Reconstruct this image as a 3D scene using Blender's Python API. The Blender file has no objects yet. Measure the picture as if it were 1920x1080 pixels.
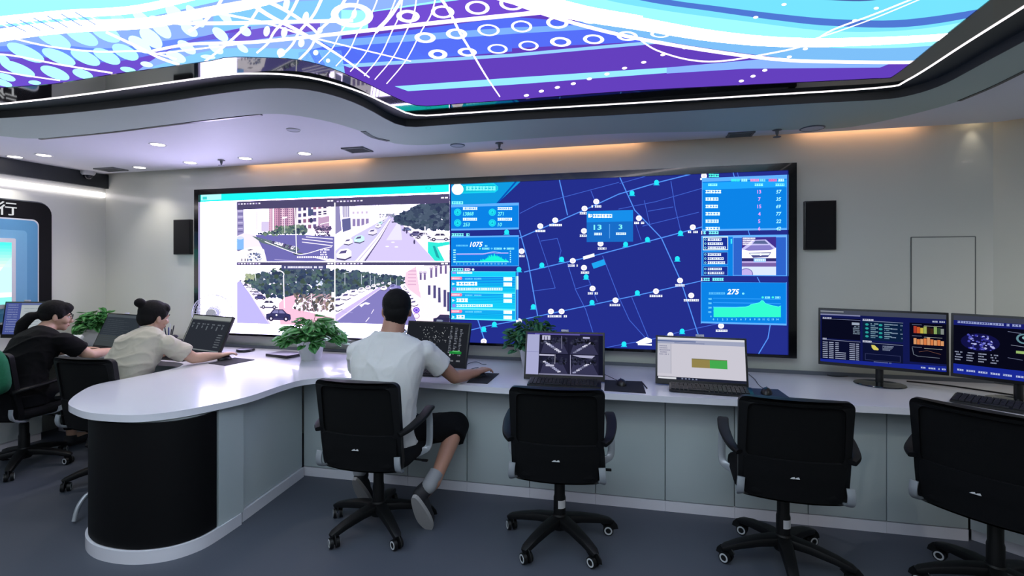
import bpy, bmesh, math, random
from mathutils import Vector, Matrix, noise
from mathutils.geometry import tessellate_polygon
random.seed(7)
PI = math.pi
sc = bpy.context.scene
COL = sc.collection

# ------------------------------------------------------------ camera, world, exposure
YAW = math.radians(14.25); FOC = 945.0; HOR = 497.0; CH = 1.5
cam_data = bpy.data.cameras.new('camera'); cam = bpy.data.objects.new('camera', cam_data); COL.objects.link(cam)
cam_data.sensor_width = 36; cam_data.lens = FOC / 1920 * 36
cam_data.shift_y = -(540 - HOR) / 1920; cam_data.clip_start = 0.02
cam.location = (0, 0, CH); cam.rotation_euler = (PI / 2, 0, YAW)
sc.camera = cam
w = bpy.data.worlds.new('world'); sc.world = w; w.use_nodes = True
w.node_tree.nodes['Background'].inputs[0].default_value = (0.02, 0.022, 0.03, 1)
w.node_tree.nodes['Background'].inputs[1].default_value = 0.3
sc.view_settings.view_transform = 'Standard'; sc.view_settings.look = 'None'
sc.view_settings.gamma = 1; sc.view_settings.use_curve_mapping = False
sc.view_settings.exposure = 0.1

# the room
D = 3.90; XL = -5.20; XR = 2.20; ZC = 2.40; YB = -3.2; XE = 4.3
ZG = 2.46                                   # underside of the gloss black border
WANG = math.radians(30)                     # the right wall turns towards the room

F = Vector((-math.sin(YAW), math.cos(YAW), 0)); R = Vector((math.cos(YAW), math.sin(YAW), 0)); U = Vector((0, 0, 1))
CAM = Vector((0, 0, CH))
def ray(px, py): return F + R * ((px - 960) / FOC) + U * ((HOR - py) / FOC)
def onz(px, py, z):
    d = ray(px, py); return CAM + d * ((z - CH) / d.z)
def ony(px, py, y=D):
    d = ray(px, py); return CAM + d * (y / d.y)
def onx(px, py, x=XL):
    d = ray(px, py); return CAM + d * (x / d.x)

# ------------------------------------------------------------ materials
def lin(c):
    if isinstance(c, str):
        c = c.lstrip('#'); c = c if len(c) == 6 else ''.join(q * 2 for q in c); c = [int(c[i:i+2], 16) / 255 for i in (0, 2, 4)]
    return tuple(x / 12.92 if x <= .04045 else ((x + .055) / 1.055) ** 2.4 for x in c)
MATS = {}
def mat(name, col, rough=.5, metal=0, spec=.5, noise_amt=0, nscale=20, bump=0, bscale=200, coat=0, alpha=1, trans=0, sheen=0):
    if name in MATS: return MATS[name]
    m = bpy.data.materials.new(name); m.use_nodes = True; nt = m.node_tree
    b = nt.nodes['Principled BSDF']; c = lin(col)
    b.inputs['Base Color'].default_value = (*c, 1); b.inputs['Roughness'].default_value = rough
    b.inputs['Metallic'].default_value = metal; b.inputs['Specular IOR Level'].default_value = spec
    b.inputs['Coat Weight'].default_value = coat; b.inputs['Alpha'].default_value = alpha
    b.inputs['Transmission Weight'].default_value = trans; b.inputs['Sheen Weight'].default_value = sheen
    tc = nt.nodes.new('ShaderNodeTexCoord')
    n = nt.nodes.new('ShaderNodeTexNoise'); n.inputs['Scale'].default_value = nscale; n.inputs['Detail'].default_value = 4
    nt.links.new(tc.outputs['Object'], n.inputs['Vector'])
    mx = nt.nodes.new('ShaderNodeMix'); mx.data_type = 'RGBA'
    a = max(noise_amt, .02)
    mx.inputs['A'].default_value = (*[x * (1 - a) for x in c], 1); mx.inputs['B'].default_value = (*[min(1, x * (1 + a)) for x in c], 1)
    nt.links.new(n.outputs['Fac'], mx.inputs['Factor']); nt.links.new(mx.outputs['Result'], b.inputs['Base Color'])
    if bump:
        n2 = nt.nodes.new('ShaderNodeTexNoise'); n2.inputs['Scale'].default_value = bscale
        nt.links.new(tc.outputs['Object'], n2.inputs['Vector'])
        bp = nt.nodes.new('ShaderNodeBump'); bp.inputs['Strength'].default_value = bump; bp.inputs['Distance'].default_value = .002
        nt.links.new(n2.outputs['Fac'], bp.inputs['Height']); nt.links.new(bp.outputs['Normal'], b.inputs['Normal'])
    MATS[name] = m; return m
def emit(name, col, s):
    if name in MATS: return MATS[name]
    m = bpy.data.materials.new(name); m.use_nodes = True; nt = m.node_tree; nt.nodes.clear()
    e = nt.nodes.new('ShaderNodeEmission'); e.inputs[0].default_value = (*lin(col), 1); e.inputs[1].default_value = s
    o = nt.nodes.new('ShaderNodeOutputMaterial'); nt.links.new(e.outputs[0], o.inputs[0]); MATS[name] = m; return m
def screen_mat(name, s):
    if name in MATS: return MATS[name]
    m = bpy.data.materials.new(name); m.use_nodes = True; nt = m.node_tree; nt.nodes.clear()
    a = nt.nodes.new('ShaderNodeAttribute'); a.attribute_name = 'col'
    e = nt.nodes.new('ShaderNodeEmission'); e.inputs[1].default_value = s
    o = nt.nodes.new('ShaderNodeOutputMaterial')
    nt.links.new(a.outputs['Color'], e.inputs[0]); nt.links.new(e.outputs[0], o.inputs[0]); MATS[name] = m; return m

M_wall = mat('white_wall_panel', '#dddfd6', .22, noise_amt=.03, nscale=1.5, coat=.15)
M_wall2 = mat('side_wall_paint', '#d3d5c8', .5, noise_amt=.03, nscale=1.5)
M_ceil = mat('white_ceiling_paint', '#dedee4', .6, noise_amt=.02, nscale=2)
M_bevel = mat('fascia_shade_grey', '#b4c2b6', .6, noise_amt=.03, nscale=3)  # greyed colour stands in for shade on the slanted ceiling lip
M_dark = mat('dark_band_paint', '#2c3134', .55, noise_amt=.04)
M_gloss = mat('gloss_black_acrylic', '#07080b', .04, spec=.9, coat=.6)
M_desk = mat('white_solid_surface', '#dcdce4', .22, noise_amt=.015, nscale=4, coat=.2)
M_cab = mat('cabinet_laminate', '#b6c1c3', .38, noise_amt=.035, nscale=6)
M_clad = mat('matte_black_cladding', '#050507', .6, spec=.2, noise_amt=.1, nscale=60)
M_bez = mat('black_plastic', '#0c0d10', .35, noise_amt=.1, nscale=80)
M_key = mat('key_plastic', '#1b1d21', .5)
M_blk = mat('black_chair_plastic', '#090a0c', .5, spec=.3, noise_amt=.1, nscale=50)
M_fab = mat('black_mesh_fabric', '#08090b', .9, spec=.2, noise_amt=.25, nscale=400, bump=.5, bscale=900)
M_seat = mat('black_seat_cloth', '#08090c', .9, spec=.2, noise_amt=.2, nscale=300, bump=.5, bscale=700)
M_chr = mat('satin_chrome', '#aab0b6', .32, metal=.45)
M_ring = mat('caster_ring', '#b9bdc0', .35)
M_skin = mat('skin', '#a87c67', .5, noise_amt=.06, nscale=30, bump=.1, bscale=250)
M_skin2 = mat('fair_skin', '#b9957f', .5, noise_amt=.05, nscale=30, bump=.1, bscale=250)
M_hair = mat('black_hair', '#080708', .8, spec=.25, noise_amt=.4, nscale=150, bump=.8, bscale=350)
M_tee = mat('white_cotton', '#cfcfcd', .9, noise_amt=.03, nscale=200, bump=.25, bscale=500, sheen=.2)
M_beige = mat('beige_cotton', '#b3ae9d', .9, noise_amt=.03, nscale=200, bump=.25, bscale=500, sheen=.2)
M_btee = mat('black_cotton', '#08080b', .9, spec=.2, noise_amt=.1, nscale=200, bump=.25, bscale=500)
M_short = mat('black_shorts_cloth', '#08090d', .9, spec=.2, noise_amt=.1, nscale=200, bump=.25, bscale=500)
M_sole = mat('shoe_sole', '#9a9998', .6, noise_amt=.06)
M_shoe = mat('dark_shoe', '#1c1d22', .7, noise_amt=.1)
M_sock = mat('grey_sock', '#8a8c90', .9)
M_leaf = mat('green_leaf', '#458a45', .38, noise_amt=.35, nscale=25)
M_leaf2 = mat('deep_green_leaf', '#34704a', .45, noise_amt=.35, nscale=25)
M_pot = mat('white_ceramic', '#c9cccd', .3)
M_soil = mat('soil', '#2b211b', .95, noise_amt=.4, nscale=60)
M_paper = mat('paper', '#c9d2d0', .8)
M_cable = mat('black_cable', '#0a0a0c', .45)
M_pad = mat('mouse_pad_cloth', '#14161f', .85, noise_amt=.1, nscale=200)
M_bpad = mat('blue_mouse_pad_cloth', '#26344f', .85, noise_amt=.1, nscale=200)
M_green = mat('green_fleece', '#1f6b4b', .95, noise_amt=.2, nscale=60, bump=.5, bscale=120)
M_vent = mat('vent_grey', '#6b6f74', .5, metal=.3)
M_grey = mat('grey_trim', '#5d636b', .45)
M_white = mat('white_plastic', '#cfd0d2', .35)
M_clear = mat('clear_plastic', '#dfe4ea', .1, alpha=.25)
M_wire = mat('fan_wire', '#b8bcc4', .35)
M_groove = mat('groove_shadow_gap', '#6e726f', .8)

# ------------------------------------------------------------ object helpers
def link(name, me, m=None, parent=None, smooth=False):
    o = bpy.data.objects.new(name, me); COL.objects.link(o)
    if m is not None and not me.materials: me.materials.append(m)
    if parent is not None: o.parent = parent
    if smooth: me.shade_smooth()
    return o
def obj(name, bm, m, parent=None, smooth=None, ang=35):
    """smooth=None: smooth by angle"""
    bmesh.ops.recalc_face_normals(bm, faces=bm.faces)
    me = bpy.data.meshes.new(name)
    if smooth is None:
        for f in bm.faces: f.smooth = True
        for e in bm.edges:
            if len(e.link_faces) == 2:
                if e.calc_face_angle(0) > math.radians(ang): e.smooth = False
    elif smooth:
        for f in bm.faces: f.smooth = True
    bm.to_mesh(me); bm.free()
    return link(name, me, m, parent)
def tag(o, label, cat, group=None, kind=None):
    if label: o['label'] = label
    if cat: o['category'] = cat
    if group: o['group'] = group
    if kind: o['kind'] = kind
    return o
def struct(o): o['kind'] = 'structure'; return o
def thing(name, label, cat, loc=(0, 0, 0), rz=0, group=None):
    o = bpy.data.objects.new(name, None); COL.objects.link(o); o.empty_display_size = .1
    o.location = loc; o.rotation_euler = (0, 0, rz)
    return tag(o, label, cat, group)
def dup(root, loc=None, rz=None, label=None, group=None):
    def cp(o, par):
        c = o.copy(); COL.objects.link(c)
        if par: c.parent = par; c.matrix_parent_inverse = o.matrix_parent_inverse.copy()
        for ch in list(kids.get(o.name, [])): cp(ch, c)
        return c
    kids = {}
    for q in bpy.data.objects:
        if q.parent: kids.setdefault(q.parent.name, []).append(q)
    r = cp(root, None)
    if loc is not None: r.location = loc
    if rz is not None: r.rotation_euler = (0, 0, rz)
    if label: r['label'] = label
    if group: r['group'] = group
    return r

def box(bm, c, s, M=None, bev=0):
    """centre c, full size s"""
    r = bmesh.ops.create_cube(bm, size=1)
    vs = r['verts']
    for v in vs:
        v.co = Vector((v.co.x * s[0] + c[0], v.co.y * s[1] + c[1], v.co.z * s[2] + c[2]))
    if bev:
        es = list({e for v in vs for e in v.link_edges})
        rr = bmesh.ops.bevel(bm, geom=es, offset=bev, segments=2, affect='EDGES', profile=.6)
        vs = list({v for f in rr['faces'] for v in f.verts} | {v for v in vs if v.is_valid})
    if M is not None:
        for v in vs: v.co = M @ v.co
    return vs
def cyl(bm, p0, p1, r0, r1=None, seg=20):
    p0 = Vector(p0); p1 = Vector(p1); r1 = r0 if r1 is None else r1
    d = p1 - p0; q = d.to_track_quat('Z', 'Y').to_matrix()
    rings = []
    for p, r in ((p0, r0), (p1, r1)):
        rings.append([bm.verts.new(p + q @ Vector((r * math.cos(2 * PI * i / seg), r * math.sin(2 * PI * i / seg), 0))) for i in range(seg)])
    for i in range(seg):
        j = (i + 1) % seg; bm.faces.new((rings[0][i], rings[0][j], rings[1][j], rings[1][i]))
    bm.faces.new(rings[0][::-1]); bm.faces.new(rings[1])
def lathe(bm, prof, c=(0, 0, 0), seg=28, sx=1, sy=1, M=None):
    """prof: list of (r, z)"""
    c = Vector(c); rings = []
    for r, z in prof:
        if r < 1e-6: rings.append([bm.verts.new(c + Vector((0, 0, z)))])
        else: rings.append([bm.verts.new(c + Vector((r * sx * math.cos(2 * PI * i / seg), r * sy * math.sin(2 * PI * i / seg), z))) for i in range(seg)])
    for a, b in zip(rings[:-1], rings[1:]):
        for i in range(seg):
            j = (i + 1) % seg
            if len(a) == 1 and len(b) == 1: continue
            if len(a) == 1: bm.faces.new((a[0], b[j], b[i]))
            elif len(b) == 1: bm.faces.new((a[i], a[j], b[0]))
            else: bm.faces.new((a[i], a[j], b[j], b[i]))
    if len(rings[0]) > 1: bm.faces.new(rings[0][::-1])
    if len(rings[-1]) > 1: bm.faces.new(rings[-1])
    if M is not None:
        for rg in rings:
            for v in rg: v.co = M @ v.co
def catmull(pts, n=6, closed=False):
    P = [Vector(p) for p in pts]; out = []; N = len(P)
    rng = range(N) if closed else range(N - 1)
    for i in rng:
        if closed: a, b, c, d = P[i - 1], P[i], P[(i + 1) % N], P[(i + 2) % N]
        else: a, b, c, d = P[max(i - 1, 0)], P[i], P[i + 1], P[min(i + 2, N - 1)]
        for k in range(n):
            t = k / n
            out.append(.5 * ((2 * b) + (c - a) * t + (2 * a - 5 * b + 4 * c - d) * t * t + (3 * b - a - 3 * c + d) * t ** 3))
    if not closed: out.append(P[-1].copy())
    return out
def sweep(bm, pts, prof, up=(0, 0, 1), scales=None, cap=True):
    P = [Vector(p) for p in pts]; up = Vector(up); rings = []
    for i, p in enumerate(P):
        t = (P[min(i + 1, len(P) - 1)] - P[max(i - 1, 0)]).normalized()
        s = t.cross(up)
        if s.length < 1e-4: s = t.cross(Vector((1, 0, 0)))
        s.normalize(); u = s.cross(t).normalized(); k = scales[i] if scales else 1
        if not hasattr(k, '__len__'): k = (k, k)
        rings.append([bm.verts.new(p + s * a * k[0] + u * b * k[1]) for a, b in prof])
    n = len(prof)
    for a, b in zip(rings[:-1], rings[1:]):
        for i in range(n):
            j = (i + 1) % n; bm.faces.new((a[i], a[j], b[j], b[i]))
    if cap: bm.faces.new(rings[0][::-1]); bm.faces.new(rings[-1])
def circ(r, n=10, ry=None): ry = r if ry is None else ry; return [(r * math.cos(2 * PI * i / n), ry * math.sin(2 * PI * i / n)) for i in range(n)]
def rrect(w, h, r, n=3):
    o = []
    for cx, cy, a0 in ((w/2-r, h/2-r, 0), (-w/2+r, h/2-r, 90), (-w/2+r, -h/2+r, 180), (w/2-r, -h/2+r, 270)):
        for k in range(n + 1):
            a = math.radians(a0 + 90 * k / n); o.append((cx + r * math.cos(a), cy + r * math.sin(a)))
    return o
def tube(bm, pts, r, n=10, up=(0, 0, 1)): sweep(bm, pts, circ(r, n), up)
def prism(bm, pts2, z0, z1, holes=()):
    """horizontal prism from an xy outline"""
    loops = [[Vector((p[0], p[1], 0)) for p in pts2]] + [[Vector((p[0], p[1], 0)) for p in h] for h in holes]
    allp = [p for l in loops for p in l]
    tris = tessellate_polygon(loops)
    lo = [bm.verts.new((p.x, p.y, z0)) for p in allp]; hi = [bm.verts.new((p.x, p.y, z1)) for p in allp]
    for t in tris:
        try: bm.faces.new([lo[i] for i in t]); bm.faces.new([hi[i] for i in t])
        except ValueError: pass
    k = 0
    for l in loops:
        n = len(l)
        for i in range(n):
            j = (i + 1) % n; bm.faces.new((lo[k+i], lo[k+j], hi[k+j], hi[k+i]))
        k += n
def ring_sheet(bm, outer, inner, zo, zi, thick=.01):
    """sheet between two closed loops at two heights, given thickness upward"""
    loops = [[Vector((p[0], p[1], 0)) for p in outer], [Vector((p[0], p[1], 0)) for p in inner]]
    tris = tessellate_polygon(loops); no = len(outer)
    allp = loops[0] + loops[1]
    lo = [bm.verts.new((p.x, p.y, zo if i < no else zi)) for i, p in enumerate(allp)]
    hi = [bm.verts.new((p.x, p.y, (zo if i < no else zi) + thick)) for i, p in enumerate(allp)]
    for t in tris:
        try: bm.faces.new([lo[i] for i in t]); bm.faces.new([hi[i] for i in t])
        except ValueError: pass
    for k, n in ((0, no), (no, len(inner))):
        for i in range(n):
            j = (i + 1) % n; bm.faces.new((lo[k+i], lo[k+j], hi[k+j], hi[k+i]))
def wallband(bm, loop, z0, z1, t=.008, closed=True):
    n = len(loop); rng = range(n) if closed else range(n - 1)
    P = [Vector((p[0], p[1], 0)) for p in loop]; inn = []
    for i in range(n):
        d = (P[(i + 1) % n] - P[i - 1]) if closed else (P[min(i+1, n-1)] - P[max(i-1, 0)])
        d.normalize(); inn.append(P[i] + Vector((-d.y, d.x, 0)) * t)
    a = [bm.verts.new((p.x, p.y, z0)) for p in P]; b = [bm.verts.new((p.x, p.y, z1)) for p in P]
    c = [bm.verts.new((p.x, p.y, z0)) for p in inn]; d_ = [bm.verts.new((p.x, p.y, z1)) for p in inn]
    for i in rng:
        j = (i + 1) % n
        bm.faces.new((a[i], a[j], b[j], b[i])); bm.faces.new((c[i], c[j], d_[j], d_[i]))
        bm.faces.new((a[i], a[j], c[j], c[i])); bm.faces.new((b[i], b[j], d_[j], d_[i]))

# ------------------------------------------------------------ flat emissive pictures built of coloured shapes
def text_polys(s, bold=False, shear=0):
    cu = bpy.data.curves.new('glyphs', 'FONT'); cu.body = s; cu.size = 1; cu.fill_mode = 'FRONT'; cu.resolution_u = 2; cu.shear = shear
    if bold: cu.offset = .02
    o = bpy.data.objects.new('glyphs', cu); COL.objects.link(o)
    dg = bpy.context.evaluated_depsgraph_get(); me = bpy.data.meshes.new_from_object(o.evaluated_get(dg))
    vs = [(v.co.x, v.co.y) for v in me.vertices]; fs = [tuple(p.vertices) for p in me.polygons]
    bpy.data.objects.remove(o); bpy.data.curves.remove(cu); bpy.data.meshes.remove(me)
    return vs, fs
TCACHE = {}
class Painter:
    """collects coloured polygons given in input coordinates; conv maps them onto the plane (u, v)"""
    def __init__(s, conv, eps=4e-5, boost=0): s.boost = boost; s.violet = False; s.conv = conv; s.V = []; s.Fc = []; s.C = []; s.clip = None; s.eps = eps; s.L = 0
    def setclip(s, x0=None, y0=None, x1=None, y1=None):
        if x0 is None: s.clip = None; return
        a = s.conv(x0, y0); b = s.conv(x1, y1)
        s.clip = (min(a[0], b[0]), min(a[1], b[1]), max(a[0], b[0]), max(a[1], b[1]))
    def raw(s, pts, col, l):
        if s.clip:
            x0, y0, x1, y1 = s.clip
            for ax, lim, sg in ((0, x0, 1), (0, x1, -1), (1, y0, 1), (1, y1, -1)):
                out = []
                for i in range(len(pts)):
                    a = pts[i - 1]; b = pts[i]; ia = (a[ax] - lim) * sg >= 0; ib = (b[ax] - lim) * sg >= 0
                    if ia != ib:
                        t = (lim - a[ax]) / (b[ax] - a[ax]); out.append((a[0] + (b[0] - a[0]) * t, a[1] + (b[1] - a[1]) * t))
                    if ib: out.append(b)
                pts = out
                if len(pts) < 3: return
        k = len(s.V)
        s.V += [(p[0], p[1], l) for p in pts]; s.Fc.append(tuple(range(k, k + len(pts)))); c = lin(col); g = 1 + s.boost * min(c) ** 2; s.C.append((c[0] * g * .88, c[1] * g * .84, c[2] * g * 1.3) if g > 2 and s.violet else (c[0] * g, c[1] * g, c[2] * g))   # broad whites are brighter than the sensor can show
    def poly(s, pts, col, l=1): s.raw([tuple(s.conv(*p))[:2] for p in pts], col, l)
    def rect(s, x0, y0, x1, y1, col, l=1):
        a = s.conv(x0, y0); b = s.conv(x1, y1); s.raw([(a[0], a[1]), (b[0], a[1]), (b[0], b[1]), (a[0], b[1])], col, l)
    def frame(s, x0, y0, x1, y1, t, col, l=1):
        s.rect(x0, y0, x1, y0 + t, col, l); s.rect(x0, y1 - t, x1, y1, col, l); s.rect(x0, y0, x0 + t, y1, col, l); s.rect(x1 - t, y0, x1, y1, col, l)
    def line(s, pts, wd, col, l=1):
        for i in range(len(pts) - 1):
            (x0, y0), (x1, y1) = pts[i], pts[i + 1]; dx, dy = x1 - x0, y1 - y0; n = math.hypot(dx, dy) or 1
            w0, w1 = (wd, wd) if not hasattr(wd, '__len__') else (wd[0] + (wd[1] - wd[0]) * i / (len(pts) - 1), wd[0] + (wd[1] - wd[0]) * (i + 1) / (len(pts) - 1))
            ex, ey = dx / n * .3 * w0, dy / n * .3 * w0
            px, py = -dy / n / 2, dx / n / 2
            s.poly([(x0 - ex + px*w0, y0 - ey + py*w0), (x1 + ex + px*w1, y1 + ey + py*w1), (x1 + ex - px*w1, y1 + ey - py*w1), (x0 - ex - px*w0, y0 - ey - py*w0)], col, l + (i % 2) * .5)
    def curve(s, pts, wd, col, l=1, n=8): s.line([(p.x, p.y) for p in catmull([(a, b, 0) for a, b in pts], n)], wd, col, l)
    def band(s, top, bot, col, l=1, n=8):
        a = [(p.x, p.y) for p in catmull([(x, y, 0) for x, y in top], n)]; b = [(p.x, p.y) for p in catmull([(x, y, 0) for x, y in bot], n)]
        m = max(len(a), len(b))
        def rs(q): return [q[min(len(q) - 1, round(i * (len(q) - 1) / (m - 1)))] for i in range(m)]
        a, b = rs(a), rs(b)
        for i in range(m - 1): s.poly([a[i], a[i+1], b[i+1], b[i]], col, l)
    def ell(s, cx, cy, rx, ry, col, l=1, n=18, rot=0):
        c, q = math.cos(rot), math.sin(rot)
        s.poly([(cx + rx*math.cos(t)*c - ry*math.sin(t)*q, cy + rx*math.cos(t)*q + ry*math.sin(t)*c) for t in (2*PI*i/n for i in range(n))], col, l)
    def ring(s, cx, cy, rx, ry, t, col, l=1, n=24, rot=0):
        c, q = math.cos(rot), math.sin(rot)
        def P(a, k): x, y = (rx - t*k)*math.cos(a), (ry - t*k*ry/rx)*math.sin(a); return (cx + x*c - y*q, cy + x*q + y*c)
        for i in range(n):
            a, b = 2*PI*i/n, 2*PI*(i+1)/n; s.poly([P(a, 0), P(b, 0), P(b, 1), P(a, 1)], col, l)
    def text(s, st, x, y, h, col, l=3, width=None, bold=False, shear=0):
        """x, y: left and baseline; h: cap height, both in input units"""
        key = (st, bold, shear)
        if key not in TCACHE: TCACHE[key] = text_polys(*key)
        vs, fs = TCACHE[key]
        if not vs: return
        ys = [v[1] for v in vs]; xs = [v[0] for v in vs]; k = h / (max(ys) - min(ys)); kx = (width / (max(xs) - min(xs))) if width else k
        # plane scale from the input frame near the anchor
        o = s.conv(x, y); ux = s.conv(x + 1, y); vy = s.conv(x, y - 1); sx = ux[0] - o[0]; sy = vy[1] - o[1]
        for f in fs: s.raw([(o[0] + (vs[i][0] - min(xs))*kx*sx, o[1] + (vs[i][1] - min(ys))*k*sy) for i in f], col, l)
    def dashes(s, x, y, wd, h, col, l=3, seed=0, dens=.8):
        """a line of illegible small writing"""
        rr = random.Random(seed * 7 + int(x * 13 + y)); cx = x
        while cx < x + wd - .3:
            cw = h * rr.uniform(.6, .95)
            if rr.random() < dens + .12:
                s.rect(cx, y, min(cx + cw * .95, x + wd), y + h * .3, col, l); s.rect(cx, y + h * .62, min(cx + cw * .95, x + wd), y + h, col, l)
                s.rect(cx + cw * rr.choice((.1, .35, .5)), y, cx + cw * .75, y + h, col, l + .3)
            cx += cw * 1.08
    def leaves(s, x0, y0, x1, y1, n, r, cols, l=2, seed=1, shape=None):
        rr = random.Random(seed)
        for i in range(n):
            x, y = rr.uniform(x0, x1), rr.uniform(y0, y1)
            if shape and not shape(x, y): continue
            q = r * rr.uniform(.5, 1.3); k = rr.randint(5, 7); a0 = rr.random() * 6
            s.poly([(x + q*rr.uniform(.7, 1.2)*math.cos(a0 + 2*PI*j/k), y + q*rr.uniform(.6, 1.1)*math.sin(a0 + 2*PI*j/k)) for j in range(k)], rr.choice(cols), l + (i % 30) * .1)
    def build(s, name, m, place, parent=None):
        me = bpy.data.meshes.new(name)
        me.from_pydata([place(u, v, l * s.eps) for u, v, l in s.V], [], s.Fc)
        at = me.color_attributes.new('col', 'FLOAT_COLOR', 'CORNER')
        buf = []
        for f, c in zip(s.Fc, s.C): buf += [c[0], c[1], c[2], 1.0] * len(f)
        at.data.foreach_set('color', buf); me.update()
        return link(name, me, m, parent)
# ------------------------------------------------------------ ceiling tray outlines (measured from the room's corners)
def loop_of(pxs, z, closing, n=5):
    c = catmull([(a, b, 0) for a, b in pxs], 10); pts = []
    for x in XS:
        k = next((i for i in range(len(c) - 1) if c[i].x <= x <= c[i+1].x), len(c) - 2); f = (x - c[k].x) / max(1e-6, c[k+1].x - c[k].x)
        p = onz(x, c[k].y + (c[k+1].y - c[k].y) * f, z); pts.append((p.x, p.y))
    return pts + closing(pts)
def band_sheet(bm, A, B, za, zb, th=.008):
    V = [[bm.verts.new((p[0], p[1], z)) for p in L] for L, z in ((A, za), (B, zb), (B, zb + th), (A, za + th))]
    n = len(A)
    for P, Q in zip(V, V[1:] + V[:1]):
        for i in range(n): j = (i + 1) % n; bm.faces.new((P[i], P[j], Q[j], Q[i]))
ZBO, ZBI = 2.396, 2.415
XS = [0, 40, 75] + list(range(100, 1640, 20)) + [1640, 1655, 1670, 1685, 1700, 1715, 1730, 1745, 1760, 1775, 1790, 1820, 1850, 1885, 1920]
def closer(rx, lx, yb):
    def f(pts):
        r, l = pts[-1], pts[0]
        xr = r[0] + rx; xl = l[0] - lx
        return [(xr, .6), (xr, yb + .4), (xr - .4, yb), (xl + .4, yb), (xl, yb + .4), (xl, l[1] - .25), (xl + .12, l[1] - .06)]
    return f
px_outer = [(0, 255), (75, 260), (200, 248), (400, 223), (490, 214), (550, 216), (620, 229), (680, 247), (735, 268), (790, 272), (850, 269), (960, 262), (1170, 250), (1500, 243), (1620, 234), (1800, 189), (1920, 133)]
px_inner = [(0, 222), (100, 215), (200, 205), (300, 193), (400, 178), (480, 168), (540, 166), (590, 171), (640, 184), (680, 200), (710, 216), (735, 230), (765, 238), (800, 237), (960, 226), (1170, 215), (1500, 195), (1650, 187), (1710, 178), (1770, 158), (1845, 118), (1920, 78)]
px_led = [(0, 195), (100, 184), (200, 171), (300, 157), (400, 143), (450, 138), (530, 139), (590, 147), (640, 160), (690, 178), (735, 199), (780, 216), (850, 213), (960, 206), (1170, 194), (1400, 180), (1650, 164), (1705, 148), (1812, 80), (1920, 12)]
px_scr = [(0, 165), (100, 158), (200, 142), (300, 128), (400, 114), (430, 108), (500, 109), (560, 113), (620, 128), (660, 145), (700, 163), (740, 183), (786, 199), (860, 195), (960, 188), (1170, 172), (1400, 160), (1640, 148), (1674, 144), (1767, 71), (1860, -2), (1920, -49)]
L_out = loop_of(px_outer, ZBO, closer(.02, .35, YB + .3))
L_in = loop_of(px_inner, ZBI, closer(.02, .25, YB + .5))
L_led = loop_of(px_led, ZG, closer(.0, .18, YB + .6))
L_scr = loop_of(px_scr, ZG, closer(.0, .1, YB + .8), 4)

# ------------------------------------------------------------ room shell
wd = Vector((math.cos(WANG), -math.sin(WANG), 0))
WR = Vector((XR, D, 0)); WE = WR + wd * 2.6
bm = bmesh.new(); prism(bm, [(XL, YB), (WE.x, YB), (WE.x, WE.y), (XR, D), (XL, D)], -.06, 0)
M_floor = mat('blue_grey_vinyl_floor', '#474c57', .55, noise_amt=.06, nscale=3, bump=.15, bscale=120)
struct(obj('floor', bm, M_floor))
bm = bmesh.new(); box(bm, ((XL + XR) / 2, D + .06, 1.33), (XR - XL, .12, 2.66)); struct(obj('wall_back', bm, M_wall))
bm = bmesh.new(); box(bm, (XL - .06, (D + YB) / 2 + .06, 1.33), (.12, D - YB + .12, 2.66)); struct(obj('wall_left', bm, M_wall))
bm = bmesh.new()
Mx = Matrix.Translation((XR, D, 0)) @ Matrix.Rotation(-WANG, 4, 'Z')
box(bm, (1.3, .06, 1.33), (2.6, .12, 2.66), Mx); struct(obj('wall_right', bm, M_wall2))
bm = bmesh.new(); box(bm, (WE.x + .06, (WE.y + YB) / 2, 1.33), (.12, WE.y - YB, 2.66)); struct(obj('wall_side', bm, M_wall2))
bm = bmesh.new(); box(bm, ((XL + WE.x) / 2, YB - .06, 1.33), (WE.x - XL + .24, .12, 2.66)); struct(obj('wall_front', bm, M_wall2))
bm = bmesh.new()
gap = .075
oc = [(XL, YB), (WE.x, YB), (WE.x, WE.y - .1), (XR - .02, D - gap), (XL, D - gap)]
prism(bm, oc, ZC, ZC + .02, holes=[L_out]); struct(obj('ceiling', bm, M_ceil))
bm = bmesh.new(); prism(bm, [(XL, YB), (WE.x, YB), (WE.x, D), (XL, D)], 2.66, 2.70); struct(obj('ceiling_slab', bm, M_ceil))
# raised grey lip, dark upstand, led line, gloss border of the tray
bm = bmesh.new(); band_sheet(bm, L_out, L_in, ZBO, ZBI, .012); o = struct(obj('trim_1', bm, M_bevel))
bm = bmesh.new(); wallband(bm, L_in, ZBI, ZG + .012, -.006); struct(obj('trim_2', bm, M_dark))
bm = bmesh.new(); band_sheet(bm, L_in, L_led, ZG - .001, ZG - .001, .006)
struct(obj('trim_3', bm, M_dark))
bm = bmesh.new(); band_sheet(bm, L_led, L_scr, ZG, ZG, .004); struct(obj('trim_4', bm, M_gloss))
# access panel outline on the right part of the back wall
g = thing('access_panel', 'flush white access panel outlined by a thin groove above the two joined monitors', 'wall panel', ony(1768, 520, D - .002))
g0 = g.location.copy()
bm = bmesh.new(); a = ony(1708, 445); b = ony(1828, 447); zb = .80
box(bm, ((a.x + b.x) / 2 - g0.x, 0, (a.z + zb) / 2 - g0.z), (b.x - a.x, .004, a.z - zb)); obj('panel', bm, M_wall, g)
bm = bmesh.new()
for x in (a.x, b.x): box(bm, (x - g0.x, -.001, (a.z + zb) / 2 - g0.z), (.005, .005, a.z - zb))
box(bm, ((a.x + b.x) / 2 - g0.x, -.001, a.z - g0.z), (b.x - a.x, .005, .005)); obj('groove', bm, M_groove, g)

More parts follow.
